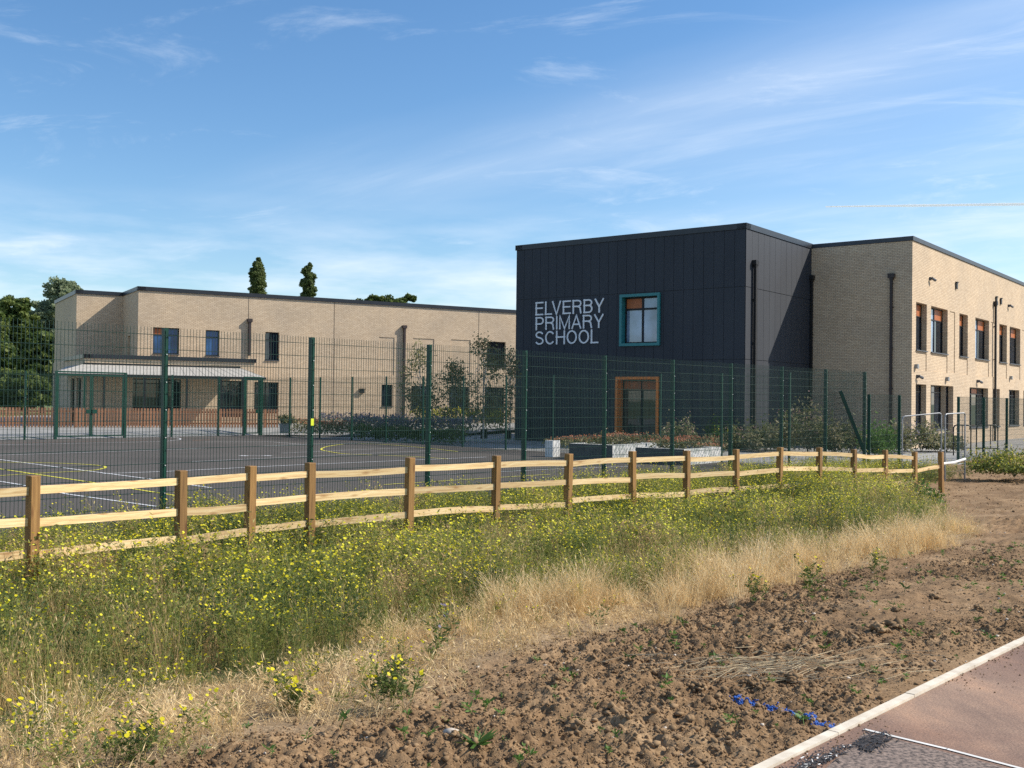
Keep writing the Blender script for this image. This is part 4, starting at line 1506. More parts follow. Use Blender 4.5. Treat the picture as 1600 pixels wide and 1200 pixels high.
# two more beyond the left edge
for k in range(2):
    posts.insert(0, posts[0] * 2 - posts[1] + np.array([0, 0, 0]))
fen = thing('post_and_rail_fence', 'low wooden fence of brown square posts and pale sawn rails in the meadow', 'fence', (float(posts[0][0]), float(posts[0][1]), -.5))
rng = np.random.default_rng(12)
POSTX = []
print('rail posts', [[round(float(c), 2) for c in p] + [round(float(ds(p[0], p[1])[0]), 2)] for p in posts])
for i, p in enumerate(posts):
    q = posts[min(i + 1, len(posts) - 1)]; pr = posts[max(i - 1, 0)]
    t = (q - pr)[:2]; t /= np.linalg.norm(t)
    n = np.array([t[1], -t[0]])
    d_, s_ = ds(p[0], p[1]); gz = float(ground_z(d_, s_))
    lean = rng.normal(0, 0.014, 2)
    H = p[2] - gz + .3
    mb = MB()
    upv = np.array([lean[0], lean[1], 1.0]); upv /= np.linalg.norm(upv)
    c = np.array([p[0], p[1], p[2]]) - upv * H / 2
    w = 0.098 + rng.uniform(-.003, .003)
    ux_ = np.array([*t, 0]); uy_ = np.array([*n, 0])
    # UV along the grain
    for (a, b, wa, wb_) in ((ux_, uy_, 1, 1), (uy_, -ux_, 1, 1), (-ux_, -uy_, 1, 1), (-uy_, ux_, 1, 1)):
        f0 = c + b * w / 2
        o_ = rng.uniform(0, 5)
        ch = 0.006
        mb.face([f0 - a * (w / 2 - ch) - upv * H / 2, f0 + a * (w / 2 - ch) - upv * H / 2, f0 + a * (w / 2 - ch) + upv * (H / 2 - ch), f0 - a * (w / 2 - ch) + upv * (H / 2 - ch)],
                [(0 + o_, 0), (0 + o_, w), (H + o_, w), (H + o_, 0)])
        g0 = f0 + a * (w / 2 - ch); g1 = c + a * w / 2 + b * (w / 2 - ch)
        mb.face([g0 - upv * H / 2, g1 - upv * H / 2, g1 + upv * (H / 2 - ch), g0 + upv * (H / 2 - ch)], [(o_, 0), (o_, .01), (H + o_, .01), (H + o_, 0)])
    tp = c + upv * H / 2
    r_ = w / 2 - .006
    mb.face([tp + ux_ * r_ * sx + uy_ * r_ * sy for sx, sy in ((-1, -1), (1, -1), (1, 1), (-1, 1))], [(0, 0), (.1, 0), (.1, .1), (0, .1)])
    for (sx, sy), (ex, ey) in zip(((-1, -1), (1, -1), (1, 1), (-1, 1)), ((1, -1), (1, 1), (-1, 1), (-1, -1))):
        mb.face([tp + ux_ * r_ * sx + uy_ * r_ * sy, tp + ux_ * r_ * ex + uy_ * r_ * ey, c + upv * (H / 2 - .006) + ux_ * w / 2 * ex + uy_ * w / 2 * ey, c + upv * (H / 2 - .006) + ux_ * w / 2 * sx + uy_ * w / 2 * sy])
    mb.build('post', M['post_wood'], fen)
OFF = [0.135, 0.435, 0.735]
for i in range(len(posts) - 1):
    a, b = posts[i], posts[i + 1]
    if i == len(posts) - 2:
        offs = [(0.09, 0.435), (0.735, 1.03)] and [(0.42, 0.30), (0.99, 0.92)]
    else:
        offs = [(o, o) for o in OFF]
    for k, (oa, ob) in enumerate(offs):
        za = a[2] - oa + rng.normal(0, .014); zb_ = b[2] - ob + rng.normal(0, .014)
        A = np.array([a[0], a[1], za]); B = np.array([b[0], b[1], zb_])
        t = B - A; L_ = np.linalg.norm(t); t /= L_
        n = np.cross(t, (0, 0, 1)); n /= np.linalg.norm(n); up_ = np.cross(n, t)
        hh = 0.078 + rng.uniform(-.004, .004); th_ = 0.036
        mb = MB(); o_ = rng.uniform(0, 9)
        seg = 5; prev = None
        sag = rng.normal(0, .011)
        rings = []
        for s_i in range(seg + 1):
            f = s_i / seg
            c = A + t * (L_ * f) + up_ * (math.sin(f * PI) * sag)
            rings.append((f * L_, [c + n * th_ / 2 * sx + up_ * hh / 2 * sy for sx, sy in ((1, -1), (1, 1), (-1, 1), (-1, -1))]))
        vs = [0, hh, hh + th_, 2 * hh + th_, 2 * hh + 2 * th_]
        for (l0, r0), (l1, r1) in zip(rings[:-1], rings[1:]):
            for j in range(4):
                j2 = (j + 1) % 4
                mb.face([r0[j], r1[j], r1[j2], r0[j2]], [(l0 + o_, vs[j]), (l1 + o_, vs[j]), (l1 + o_, vs[j + 1]), (l0 + o_, vs[j + 1])])
        mb.face(rings[0][1]); mb.face(rings[-1][1])
        mb.build('rail', M['rail_wood'], fen)
adopt(fen)

# ============================================================ barrier, cycle stands, planters, benches
def tube_obj(name, paths, r, mat, parent, n=8):
    m = MB()
    for p in paths: m.tube(p, r, n)
    return m.build(name, mat, parent, smooth=True)


def barrier(label, p0, p1, ztop0, ztop1, zb, legs=(0, 1)):
    th = thing('pedestrian_barrier', label, 'barrier', (*p0[:2], zb))
    p0 = np.array(p0); p1 = np.array(p1)
    a = np.array([p0[0], p0[1], ztop0]); b = np.array([p1[0], p1[1], ztop1])
    a0 = np.array([p0[0], p0[1], zb]); b0_ = np.array([p1[0], p1[1], zb])
    t = (b - a) / np.linalg.norm(b - a)
    k = 0.07
    path = [a0, a - (0, 0, k), a + t * k * .3 - np.array([0, 0, k * .3]), a + t * k, b - t * k, b - t * k * .3 - np.array([0, 0, k * .3]), b - (0, 0, k), b0_]
    tube_obj('frame', [path], 0.019, M['galv'], th)
    m = MB()
    nv = int(np.linalg.norm((b - a)[:2]) / 0.06)
    for i in range(1, nv):
        f = i / nv
        m.tube([a0 + (b0_ - a0) * f + (0, 0, .12), a + (b - a) * f - (0, 0, .01)], 0.0016, 3, cap=False)
    for j in range(1, 7):
        f = j / 7
        m.tube([a0 + (a - a0) * f, b0_ + (b - b0_) * f], 0.0022, 3, cap=False)
    m.build('wire_infill', M['galv'], th)
    adopt(th)
    return th


pa = at_depth(1410, 651, 27.2); pb = at_depth(1447, 649, 27.0); pc = at_depth(1471, 647, 27.6); pd = at_depth(1508, 650, 28.4)
barrier('wider galvanised tube barrier standing behind the last wooden posts', pa, pc, pa[2], pc[2] + .03, -.42)
barrier('narrower galvanised tube barrier, angled, right of the wider one', pc + (0.12, 0.05, 0), pd, pc[2], pd[2] + .08, -.42)
# low pale rail on the ground running off to the right of the last post
tg = thing('loose_rail', 'pale loose rail running from the last wooden post over the bare soil', 'rail', (*posts[-1][:2], -.3))
m = MB(); qa = posts[-1] + np.array([0.05, 0.05, -.28]); qb = at_depth(1508, 717, 26.0)
qb[2] = max(qb[2], -.3)
m.tube([qa, (qa + qb) / 2 - (0, 0, .03), qb], 0.03, 6)
m.build('bar', M['white_render'], tg); adopt(tg)

for i, (x0, x1, lab) in enumerate(((1490, 1517, 'black hooped cycle stand left of the brick wall window'), (1526, 1559, 'black hooped cycle stand with two inner bars, further right along the brick wall'))):
    th = thing('cycle_stand', lab, 'cycle stand', tuple(at_depth((x0 + x1) / 2, 692, 42.5)[:2]) + (-.45,), 'cycle stands by the brick wall')
    Z = 42.5
    l = at_depth(x0, 664, Z); r = at_depth(x1, 664, Z)
    k = .12
    path = [(l[0], Z, -.45), (l[0], Z, l[2] - k), (l[0] + k * .3, Z, l[2] - k * .3), (l[0] + k, Z, l[2]), (r[0] - k, Z, l[2]), (r[0] - k * .3, Z, l[2] - k * .3), (r[0], Z, l[2] - k), (r[0], Z, -.45)]
    tube_obj('hoop', [path], 0.028, M['pipe'], th)
    tube_obj('crossbar', [[(l[0], Z, -.15), (r[0], Z, -.15)]], 0.022, M['pipe'], th)
    for f in ((0.5,) if i == 0 else (0.36, 0.66)):
        tube_obj('inner_bar', [[(l[0] + (r[0] - l[0]) * f, Z, -.15), (l[0] + (r[0] - l[0]) * f, Z, l[2])]], 0.018, M['pipe'], th)
    adopt(th)


def planter_box(label, corners, z0, z1, mat_side='white_render', mat_front='shaded_front', name='planter', dark=True):
    """corners: four xy, first edge = shaded front"""
    th = thing(name, label, 'planter', (*corners[0], z0))
    m = MB()
    C_ = [np.array(c) for c in corners]
    cen = sum(C_) / 4
    inn = [c + (cen - c) * 0.16 for c in C_]
    for i in range(4):
        j = (i + 1) % 4
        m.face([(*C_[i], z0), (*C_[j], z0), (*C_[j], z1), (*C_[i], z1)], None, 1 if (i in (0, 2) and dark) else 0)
        m.face([(*C_[i], z1), (*C_[j], z1), (*inn[j], z1), (*inn[i], z1)])
        m.face([(*inn[i], z1), (*inn[j], z1), (*inn[j], z1 - .1), (*inn[i], z1 - .1)])
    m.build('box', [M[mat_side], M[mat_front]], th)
    m = MB(); m.face([(*c, z1 - .07) for c in inn]); m.build('soil', M['bed_soil'], th)
    adopt(th)
    return th


def box_at(px, py, Z, w, dep, ang=None):
    """footprint: front-left corner at the picture point, front edge parallel to the clad front"""
    p = at_depth(px, py, Z)[:2]
    return [p, p + UF * w, p + UF * w + US * dep, p + US * dep]


M['shaded_front'] = mat_noisy('painted_shade_front', (0.05, 0.05, 0.052), (0.09, 0.088, 0.085), 4, 0.7)  # shade on the planter fronts, put into a darker colour
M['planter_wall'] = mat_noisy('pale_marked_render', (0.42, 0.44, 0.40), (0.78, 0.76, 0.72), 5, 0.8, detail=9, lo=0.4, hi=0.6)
PL = []
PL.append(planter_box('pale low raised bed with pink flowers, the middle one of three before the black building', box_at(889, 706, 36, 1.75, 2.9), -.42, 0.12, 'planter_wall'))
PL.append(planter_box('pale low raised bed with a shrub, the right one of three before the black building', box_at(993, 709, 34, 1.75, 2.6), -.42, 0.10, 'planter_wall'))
pbk = box_at(852, 706, 37, 0.32, 0.45)
PL.append(planter_box('small white block shaped planter, the left one of three before the black building', pbk, -.42, 0.17, dark=False))


def bench(label, p, ang, L_=1.7, mat='plank'):
    th = thing('bench', label, 'bench', (*p, -.3)); th.rotation_euler = (0, 0, ang)
    for k in range(3):
        m = MB(); m.box((0, -.15 + .15 * k, .45), (L_, .13, .05)); m.build('seat_plank', M[mat], th)
    for x in (-L_ * .38, L_ * .38):
        m = MB(); m.box((x, 0, .21), (.1, .4, .42)); m.build('leg', M['pipe'] if mat == 'plank' else M[mat], th)
    return th


angF = math.atan2(UF[1], UF[0]); angL = math.atan2(UL[1], UL[0])
bench('dark wooden bench in the shade left of the black building', at_depth(775, 668, 50)[:2], angF, 1.9)
bench('pale concrete bench beyond the lavender, nearer the left post of the far fence', at_depth(548, 655, 57)[:2], angL, 1.9, 'concrete')
bench('pale concrete bench below the brown drainpipe of the brick wall', at_depth(620, 657, 59)[:2], angL, 1.9, 'concrete')

pot = thing('plant_pot', 'square pale pot with a small shrub at the end of the low timber fence', 'plant pot', (*at_depth(447, 672, 53)[:2], -.25))
m = MB(); m.box((0, 0, .25), (.5, .5, .5), taper=1.15); m.build('container', M['concrete'], pot)

# ============================================================ foliage
def leaf_quads(C, size, rng, flat=0.0, elong=1.6):
    """one diamond leaf per centre; returns V,Q"""
    N = len(C)
    a = rng.normal(size=(N, 3)); a[:, 2] *= (1 - flat); a /= np.linalg.norm(a, axis=1)[:, None]
    b = rng.normal(size=(N, 3)); b -= (b * a).sum(1)[:, None] * a; b /= np.linalg.norm(b, axis=1)[:, None]
    s = (size * rng.uniform(0.6, 1.4, N))[:, None]
    V = np.stack([C - a * s * elong / 2, C + b * s / 2, C + a * s * elong / 2, C - b * s / 2], 1).reshape(-1, 3)
    Q = np.arange(4 * N).reshape(N, 4)
    return V, Q


def clump_points(rng, centre, radii, nclump, per, cr, hollow=0.5):
    """leaf points on sub-clumps inside an ellipsoid"""
    centre = np.array(centre, float); radii = np.array(radii, float)
    out = []; tn = []
    for _ in range(nclump):
        d = rng.normal(size=3); d /= np.linalg.norm(d)
        r = rng.uniform(hollow, 1.0) ** 0.6
        c = centre + d * radii * r
        k = cr * rng.uniform(0.6, 1.3)
        q = rng.normal(size=(per, 3)); q /= np.linalg.norm(q, axis=1)[:, None]
        q *= (rng.random(per) ** 0.4)[:, None] * k
        q[:, 2] *= 0.75
        out.append(c + q)
        tn.append(np.full(per, rng.uniform(0.1, 0.9)) + rng.normal(0, 0.12, per))
    return np.concatenate(out), np.clip(np.concatenate(tn), 0, 1)


def tree(name, label, cat, pos, specs, leaf, mat, trunk_h, trunk_r, seed, group=None, bark='bark', limbs=6):
    rng = np.random.default_rng(seed)
    th = thing(name, label, cat, pos, group)
    P = []; T = []
    for (c, r, nc, per, cr) in specs:
        p, t = clump_points(rng, c, r, nc, per, cr)
        P.append(p); T.append(t)
    P = np.concatenate(P); T = np.concatenate(T)
    P = P[P[:, 2] > 0.15]; T = T[:len(P)]
    V, Q = leaf_quads(P, leaf, rng)
    np_mesh('crown', V, Q, M[mat], tint=np.repeat(T, 4), parent=th)
    m = MB()
    top = np.array([0, 0, trunk_h])
    m.tube([(0, 0, -.5), (rng.normal(0, .05), rng.normal(0, .05), trunk_h * .5), (0, 0, trunk_h)], [trunk_r, trunk_r * .75, trunk_r * .4], 8)
    for k in range(limbs):
        c, r = specs[k % len(specs)][0], specs[k % len(specs)][1]
        e = np.array(c) + rng.normal(size=3) * np.array(r) * .45
        s0 = np.array([0, 0, trunk_h * rng.uniform(.45, .9)])
        mid = (s0 + e) / 2 + rng.normal(size=3) * .1 * np.linalg.norm(e - s0)
        m.tube([s0, mid, e], [trunk_r * .4, trunk_r * .25, trunk_r * .08], 6)
    m.build('trunk', M[bark], th, smooth=True)
    return th


def px_tree(x, ytop, Z, zb=-.12):
    p = at_depth(x, ytop, Z)
    return (float(p[0]), float(p[1]), zb), float(p[2] - zb)


# poplars
for i, (x, yt, lab) in enumerate(((403, 406, 'tall narrow poplar above the brick roof, the left and fuller of two'), (482, 415, 'tall narrow poplar above the brick roof, the right and more ragged of two'))):
    pos, h = px_tree(x, yt, 150)
    specs = []
    for k in range(26):
        f = k / 25
        zf = .45 + .545 * f ** .8
        r = (1.18 if i == 0 else 1.05) * min(1, ((1 - zf) / .085 + .01) ** .6)
        off = (.1 * math.sin(k * 2.1), 0) if i == 0 else (.28 * math.sin(k * 1.3) + .5 * (.9 - zf), 0)
        if i == 1 and k in (20, 22): r *= .55
        specs.append(((off[0], off[1], h * zf), (max(.12, r * .85), max(.12, r * .85), h * .02), 22, 75, .15 + .2 * r))
    tree('poplar', lab, 'tree', pos, specs, .16, 'leaf_poplar', h * .9, .3, 40 + i, 'poplars beyond the roof', limbs=3)

# trees on the left
def big(label, x, yt, Z, wpx, mat, seed, leaf=.24, name='tree', n=1.0, zb=-.12, group='trees beyond the lawn'):
    pos, h = px_tree(x, yt, Z, zb)
    w = wpx * Z / 1650 / 2
    rng = np.random.default_rng(seed)
    specs = [((0, 0, h * .50), (w * .95, w * .9, h * .36), int(80 * n), 150, w * .22)]
    for k in range(9):
        a = rng.uniform(0, 2 * PI); rr = rng.uniform(.15, .6)
        zc_ = h * rng.uniform(.45, .86)
        s_ = 1 - max(0, zc_ / h - .6)
        specs.append(((math.cos(a) * w * rr * s_, math.sin(a) * w * rr * s_, zc_), (w * .38, w * .38, h * .12), int(22 * n), 130, w * .13))
    specs.append(((0, 0, h * .9), (w * .5, w * .4, h * .08), int(22 * n), 100, w * .16))
    return tree(name, label, 'tree', pos, specs, leaf, mat, h * .55, max(.12, w * .09), seed, group)


big('dark green broadleaf tree at the far left edge beyond the court', -30, 468, 118, 110, 'leaf_oak', 50, n=1.2)
big('dark green rounded broadleaf tree left of the grey-green tree', 22, 461, 124, 105, 'leaf_oak', 51, n=1.3)
big('tall grey-green tree rising just left of the brick building', 95, 432, 128, 96, 'leaf_willow', 52, leaf=.2, n=2)
big('small grey-green tree between the dark trees and the tall one', 58, 470, 135, 60, 'leaf_willow', 53, n=.8)
big('mid green bushy tree low in front of the dark trees', 68, 520, 92, 92, 'leaf_oak', 54, leaf=.24, n=1.1)
big('dark low tree behind the timber fence at the left edge', -5, 540, 96, 100, 'leaf_oak', 55, leaf=.24, n=1.1)
big('dark shrub-like tree by the left end of the canopy', 104, 560, 88, 60, 'leaf_oak', 56, leaf=.22, n=.7)
big('low dark tree in shade under the mid green tree', 40, 580, 86, 90, 'leaf_oak', 57, leaf=.22, n=.8)
for i, (x, yt, w) in enumerate(((560, 461, 84), (590, 458, 80), (615, 457, 84), (638, 458, 80))):
    big(['dark treetop showing above the brick roof, leftmost and smallest of four', 'dark treetop above the brick roof, second of four from the left', 'dark treetop above the brick roof, third of four from the left', 'dark treetop above the brick roof, widest and nearest the black building'][i], x, yt, 132, w, 'leaf_oak', 60 + i, n=.8, leaf=.25, group='treetops above the brick roof')


def sapling(label, x, yt, Z, wpx, seed, n=26, zb=-.2):
    pos, h = px_tree(x, yt, Z, zb)
    w = wpx * Z / 1650 / 2
    specs = []
    rng = np.random.default_rng(seed)
    for k in range(n):
        f = rng.uniform(.22, .97)
        rad = w * (0.25 + 0.8 * math.sin(PI * min(1, (1 - f) * 1.1) * .55))
        a = rng.uniform(0, 2 * PI); rr = rng.uniform(.2, 1)
        specs.append(((math.cos(a) * rad * rr, math.sin(a) * rad * rr, h * f), (w * .26, w * .26, h * .09), 12, 6, .42))
    th = tree('sapling', label, 'tree', pos, specs, .075, 'leaf_birch', h * .92, .04, seed, 'young trees before the brick wall', bark='bark_pale', limbs=16)
    return th


sapling('young thin-leaved tree with a sparse crown beside the brown drainpipe', 655, 541, 50, 72, 70, 26)
sapling('tallest young tree with a loose crown before the dark upper window', 757, 530, 50, 84, 71, 34)
sapling('young sparse tree standing between the drainpipe tree and the tallest young tree', 708, 566, 51, 60, 72, 22)
sapling('slim young tree hard against the left edge of the black building', 797, 548, 52, 34, 73, 14)


def shrub(name, label, cat, pos, w, dpt, h, mat, seed, n=20, per=60, leaf=.05, flower=None, fn=60, group=None, stems=True):
    rng = np.random.default_rng(seed)
    th = thing(name, label, cat, pos, group)
    P = []; T = []
    for k in range(n):
        a = rng.uniform(0, 2 * PI); r = math.sqrt(rng.random())
        hh = h * rng.uniform(.35, 1) * (1 - .35 * r * r)
        c = np.array([math.cos(a) * r * w / 2, math.sin(a) * r * dpt / 2, hh * .62])
        q = rng.normal(size=(per, 3)) * np.array([w * .09, dpt * .09, hh * .23])
        P.append(c + q); T.append(np.clip(rng.uniform(.1, .9) + rng.normal(0, .12, per), 0, 1))
    P = np.concatenate(P); T = np.concatenate(T); k = P[:, 2] > 0.01; P = P[k]; T = T[k]
    V, Q = leaf_quads(P, leaf, rng, elong=2.2)
    np_mesh('leaves', V, Q, M[mat], tint=np.repeat(T, 4), parent=th)
    if flower:
        idx = rng.choice(len(P), min(fn, len(P)), replace=False)
        F = P[idx] + np.array([0, 0, h * .12])
        V, Q = leaf_quads(F, leaf * .9, rng, elong=1.1)
        tag(np_mesh('flowers', V, Q, M[flower], tint=np.repeat(rng.random(len(F)), 4), parent=th), kind='stuff')
    if stems:
        m = MB()
        for k in range(7):
            a = rng.uniform(0, 2 * PI)
            m.tube([(0, 0, -.05), (math.cos(a) * w * .18, math.sin(a) * dpt * .18, h * .4), (math.cos(a) * w * .33, math.sin(a) * dpt * .33, h * .8)], [.012, .009, .004], 4, cap=False)
        m.build('stems', M['bark'], th)
    return th


def at_g(px, py, z=-.42):
    p = at_level(px, py, z); return (float(p[0]), float(p[1]), z)


# garden between side fence and the school: px, py(base), width px, height px
gard = [
    (1062, 704, 48, 58, 'leaf_shrub', 'petal_pink', 'feathery shrub with pale tips just right of the orange doorway'),
    (1012, 700, 50, 26, 'leaf_shrub', 'petal_orange', 'low mound of pink and orange flowers in the middle raised bed'),
    (950, 700, 60, 26, 'leaf_shrub', 'petal_orange', 'low orange-pink flowers behind the left planters'),
    (1128, 700, 40, 56, 'leaf_bright', 'petal', 'upright green shrub with yellow tips before the lit corner of the black building'),
    (1160, 702, 56, 46, 'leaf_shrub', 'petal_pink', 'brown-pink seeded shrub below the black drainpipe'),
    (1196, 704, 50, 50, 'leaf_shrub', None, 'mid green shrub below the shaded cladding'),
    (1232, 702, 46, 74, 'leaf_shrub', 'petal_pink', 'tall plume-topped shrub in the garden strip'),
    (1262, 706, 46, 88, 'leaf_shrub', 'petal_pink', 'tallest feathery shrub behind the leaning fence panel'),
    (1290, 706, 50, 66, 'leaf_shrub', None, 'leafy shrub below the brick wing, right of the tallest shrub'),
    (1326, 706, 44, 56, 'leaf_shrub', None, 'dark green shrub at the court corner post'),
    (1372, 712, 44, 62, 'leaf_bright', None, 'bright green shrub just outside the court corner'),
    (1398, 706, 44, 54, 'leaf_shrub', 'petal_purple', 'lilac-flowered bush left of the barrier'),
    (1440, 704, 60, 52, 'leaf_shrub', 'petal_purple', 'wide lilac-flowered bush behind the wider barrier'),
    (1478, 704, 46, 34, 'leaf_shrub', None, 'low green bush at the right end of the lilac bushes'),
    (1100, 706, 50, 30, 'leaf_shrub', 'petal_orange', 'low shrub with reddish tips at the right raised bed'),
]
for i, (x, y, w, h, mt, fl, lab) in enumerate(gard):
    p = at_g(x, y)
    k = p[1] / 1650
    shrub('garden_shrub', lab, 'shrub', p, w * k * 1.15, w * k * 1.3, h * k * 1.02, mt, 100 + i, n=24, per=70, leaf=.065, flower=fl, fn=200 if h > 30 else 380, group='shrubs in the garden strip')

p = at_g(1585, 742, -.3)
shrub('flowering_bush', 'round bush dotted with yellow flowers at the right edge of the bare soil', 'bush', p, 2.1, 1.8, .86, 'weed', 130, n=50, per=170, leaf=.035, flower='petal', fn=650)
p = at_g(1424, 790, -.45)
shrub('leafy_weed', 'bright green leafy weed clump under the last wooden rails', 'weed', p, .95, .9, .52, 'leaf_bright', 131, n=34, per=150, leaf=.03)
p = at_g(1370, 800, -.45)
shrub('leafy_weed', 'smaller bright green weed clump at the foot of a wooden post', 'weed', p, .55, .5, .3, 'leaf_bright', 132, n=20, per=110, leaf=.028)
shrub('pot_shrub', 'small round green shrub growing in the pale pot', 'shrub', (pot.location[0], pot.location[1], .22), .8, .8, .6, 'leaf_shrub', 133, n=14, per=50, leaf=.06)


# lavender hedge & grasses by the court (long beds): one planted bed per row
def bed(name, label, P0_, P1_, w, h, mat, flower, seed, dens=420, leaf=.06, fn=.35, zb=-.3):
    rng = np.random.default_rng(seed)
    L_ = np.linalg.norm(np.array(P1_) - np.array(P0_))
    N_ = int(L_ * dens)
    f = rng.random(N_); g = rng.normal(0, .28, N_).clip(-.5, .5)
    t = (np.array(P1_) - np.array(P0_)) / L_; n = np.array([-t[1], t[0]])
    cl = fbm(f * L_ * 1.3, g * 2, seed, 3)
    hh = h * (.55 + .7 * cl)
    z = hh * rng.random(N_) ** .6
    X = P0_[0] + t[0] * f * L_ + n[0] * g * w; Y = P0_[1] + t[1] * f * L_ + n[1] * g * w
    P = np.stack([X - P0_[0], Y - P0_[1], z], -1)
    th = thing(name, label, 'planting', (P0_[0], P0_[1], zb))
    V, Q = leaf_quads(P, leaf, rng, elong=2.6)
    np_mesh('leaves', V, Q, M[mat], tint=np.repeat(np.clip(cl + rng.normal(0, .15, N_), 0, 1), 4), parent=th)
    if flower:
        k = z > hh * .72
        F = P[k] + np.array([0, 0, .05])
        V, Q = leaf_quads(F, leaf * .8, rng, elong=2)
        tag(np_mesh('flowers', V, Q, M[flower], tint=np.repeat(rng.random(len(F)), 4), parent=th), kind='stuff')
    return th


gA = lambda px, py, Z: tuple(at_depth(px, py, Z)[:2])
bed('grass_bed', 'green ornamental grasses with orange tints at the left end of the far beds', gA(450, 660, 54), gA(560, 660, 53), 2.0, .75, 'leaf_shrub', 'petal_orange', 201)
bed('lavender_bed', 'lavender in sunlight along the brick building beyond the side fence', gA(500, 660, 57), gA(640, 660, 57), 2.4, 1.0, 'leaf_lavender', 'petal_purple', 202)
bed('lavender_bed', 'darker lavender bed in the shade nearer the black building', gA(560, 660, 52.5), gA(735, 660, 48.2), 2.2, 1.0, 'leaf_lavender', 'petal_purple', 203)
bed('grass_bed', 'dark green grassy bed edging the court below the lavender', gA(556, 660, 50.8), gA(725, 660, 46.6), 1.1, .7, 'leaf_oak', None, 204, zb=-.4)
bed('yellow_bed', 'yellow-green planting below the dark windows of the brick building', gA(650, 660, 62), gA(795, 660, 60), 2.0, 1.3, 'weed', 'petal', 205, dens=260, leaf=.08)
for i, (a, b, lab) in enumerate((((870, 690, 44), (960, 690, 41), 'reddish low planting in the shade beside the black building door'), ((1010, 700, 40), (1120, 700, 38), 'reddish low planting between the raised beds and the shaded wall'))):
    bed('flower_bed', lab, gA(*a), gA(*b), 1.6, .5, 'leaf_shrub', 'petal_orange', 210 + i, dens=300, zb=-.4)
for i, (c, w_) in enumerate(((PL[0], 0), (PL[1], 1))):
    cs = (box_at(889, 706, 36, 1.75, 2.9), box_at(993, 709, 34, 1.75, 2.6))[i]
    a = (cs[0] + cs[1]) / 2 + US * .3; b = (cs[2] + cs[3]) / 2 - US * .3
    bed('bed_plants', ['pinkish flowering plants growing in the middle raised bed', 'sparse reddish plants growing in the right raised bed'][i], tuple(a), tuple(b), 1.1, .38, 'leaf_shrub', 'petal_orange', 220 + i, dens=420, leaf=.05, zb=0.02)


# ============================================================ meadow
class Tmpl:
    """quad soup: ribbons, leaves, flowers"""

    def __init__(self):
        self.V = []; self.M = []

    def quad(self, a, b, c, d, m):
        self.V.append((a, b, c, d)); self.M.append(m)

    def ribbon(self, pts, w, m, rng):
        pts = [np.array(p, float) for p in pts]
        a = rng.uniform(0, PI); s = np.array([math.cos(a), math.sin(a), 0])
        ws = np.linspace(w, w * .35, len(pts))
        for i in range(len(pts) - 1):
            self.quad(pts[i] - s * ws[i] / 2, pts[i] + s * ws[i] / 2, pts[i + 1] + s * ws[i + 1] / 2, pts[i + 1] - s * ws[i + 1] / 2, m)

    def leaf(self, p, d, L_, w, m, rng):
        d = d / np.linalg.norm(d)
        s = np.cross(d, rng.normal(size=3)); s /= np.linalg.norm(s)
        self.quad(p, p + d * L_ * .45 + s * w / 2, p + d * L_, p + d * L_ * .45 - s * w / 2, m)

    def flower(self, p, r, m, rng, tilt=.5):
        n = np.array([rng.normal(0, tilt) + .35, rng.normal(0, tilt) - .15, 1.0]); n /= np.linalg.norm(n)
        a = np.cross(n, (0, 1, 0.1)); a /= np.linalg.norm(a); b = np.cross(n, a)
        R = [p + r * (math.cos(k * PI / 3) * a + math.sin(k * PI / 3) * b) for k in range(6)]
        self.quad(R[0], R[1], R[2], R[3], m); self.quad(R[3], R[4], R[5], R[0], m)

    def done(self):
        self.V = np.array(self.V, np.float32).reshape(-1, 3); self.M = np.array(self.M, np.int32)
        return self


def weed_tmpl(seed, h=.5, fl=True, nb=5, nleaf=30, leafL=.05, leafW=.012, fr=.0108, spread=.33):
    rng = np.random.default_rng(seed); T = Tmpl()
    lean = rng.normal(0, .10, 2)
    main = [(0, 0, 0), (lean[0] * .3 * h, lean[1] * .3 * h, h * .35), (lean[0] * h, lean[1] * h, h * .7), (lean[0] * 1.4 * h, lean[1] * 1.4 * h, h)]
    paths = [main]
    for k in range(nb):
        f = rng.uniform(.18, .7); i = min(2, int(f * 3)); g = f * 3 - i
        s = np.array(main[i]) * (1 - g) + np.array(main[i + 1]) * g
        a = rng.uniform(0, 2 * PI); L_ = h * rng.uniform(.3, .6)
        d = np.array([math.cos(a) * spread * 2, math.sin(a) * spread * 2, 1.0]); d /= np.linalg.norm(d)
        m1 = s + d * L_ * .5 + np.array([math.cos(a), math.sin(a), 0]) * .04 * h
        e = s + d * L_ + np.array([0, 0, L_ * .25])
        paths.append([tuple(s), tuple(m1), tuple(e)])
    for p in paths:
        T.ribbon(p, .0036, 0, rng)
        if fl and rng.random() < .72:
            T.flower(np.array(p[-1]), fr * rng.uniform(.7, 1.25), 1, rng)
            if rng.random() < .35:
                q = np.array(p[-1]) + rng.normal(0, .03, 3) - np.array([0, 0, .02])
                T.flower(q, fr * rng.uniform(.6, 1.0), 1, rng)
    for k in range(nleaf):
        p = paths[rng.integers(len(paths))]; i = rng.integers(len(p) - 1); g = rng.random()
        s = np.array(p[i]) * (1 - g) + np.array(p[i + 1]) * g
        a = rng.uniform(0, 2 * PI)
        T.leaf(s, np.array([math.cos(a), math.sin(a), rng.uniform(-.1, 1.1)]), leafL * rng.uniform(.5, 1.4) * (1.25 - .6 * s[2] / h), leafW, 0, rng)
    return T.done()


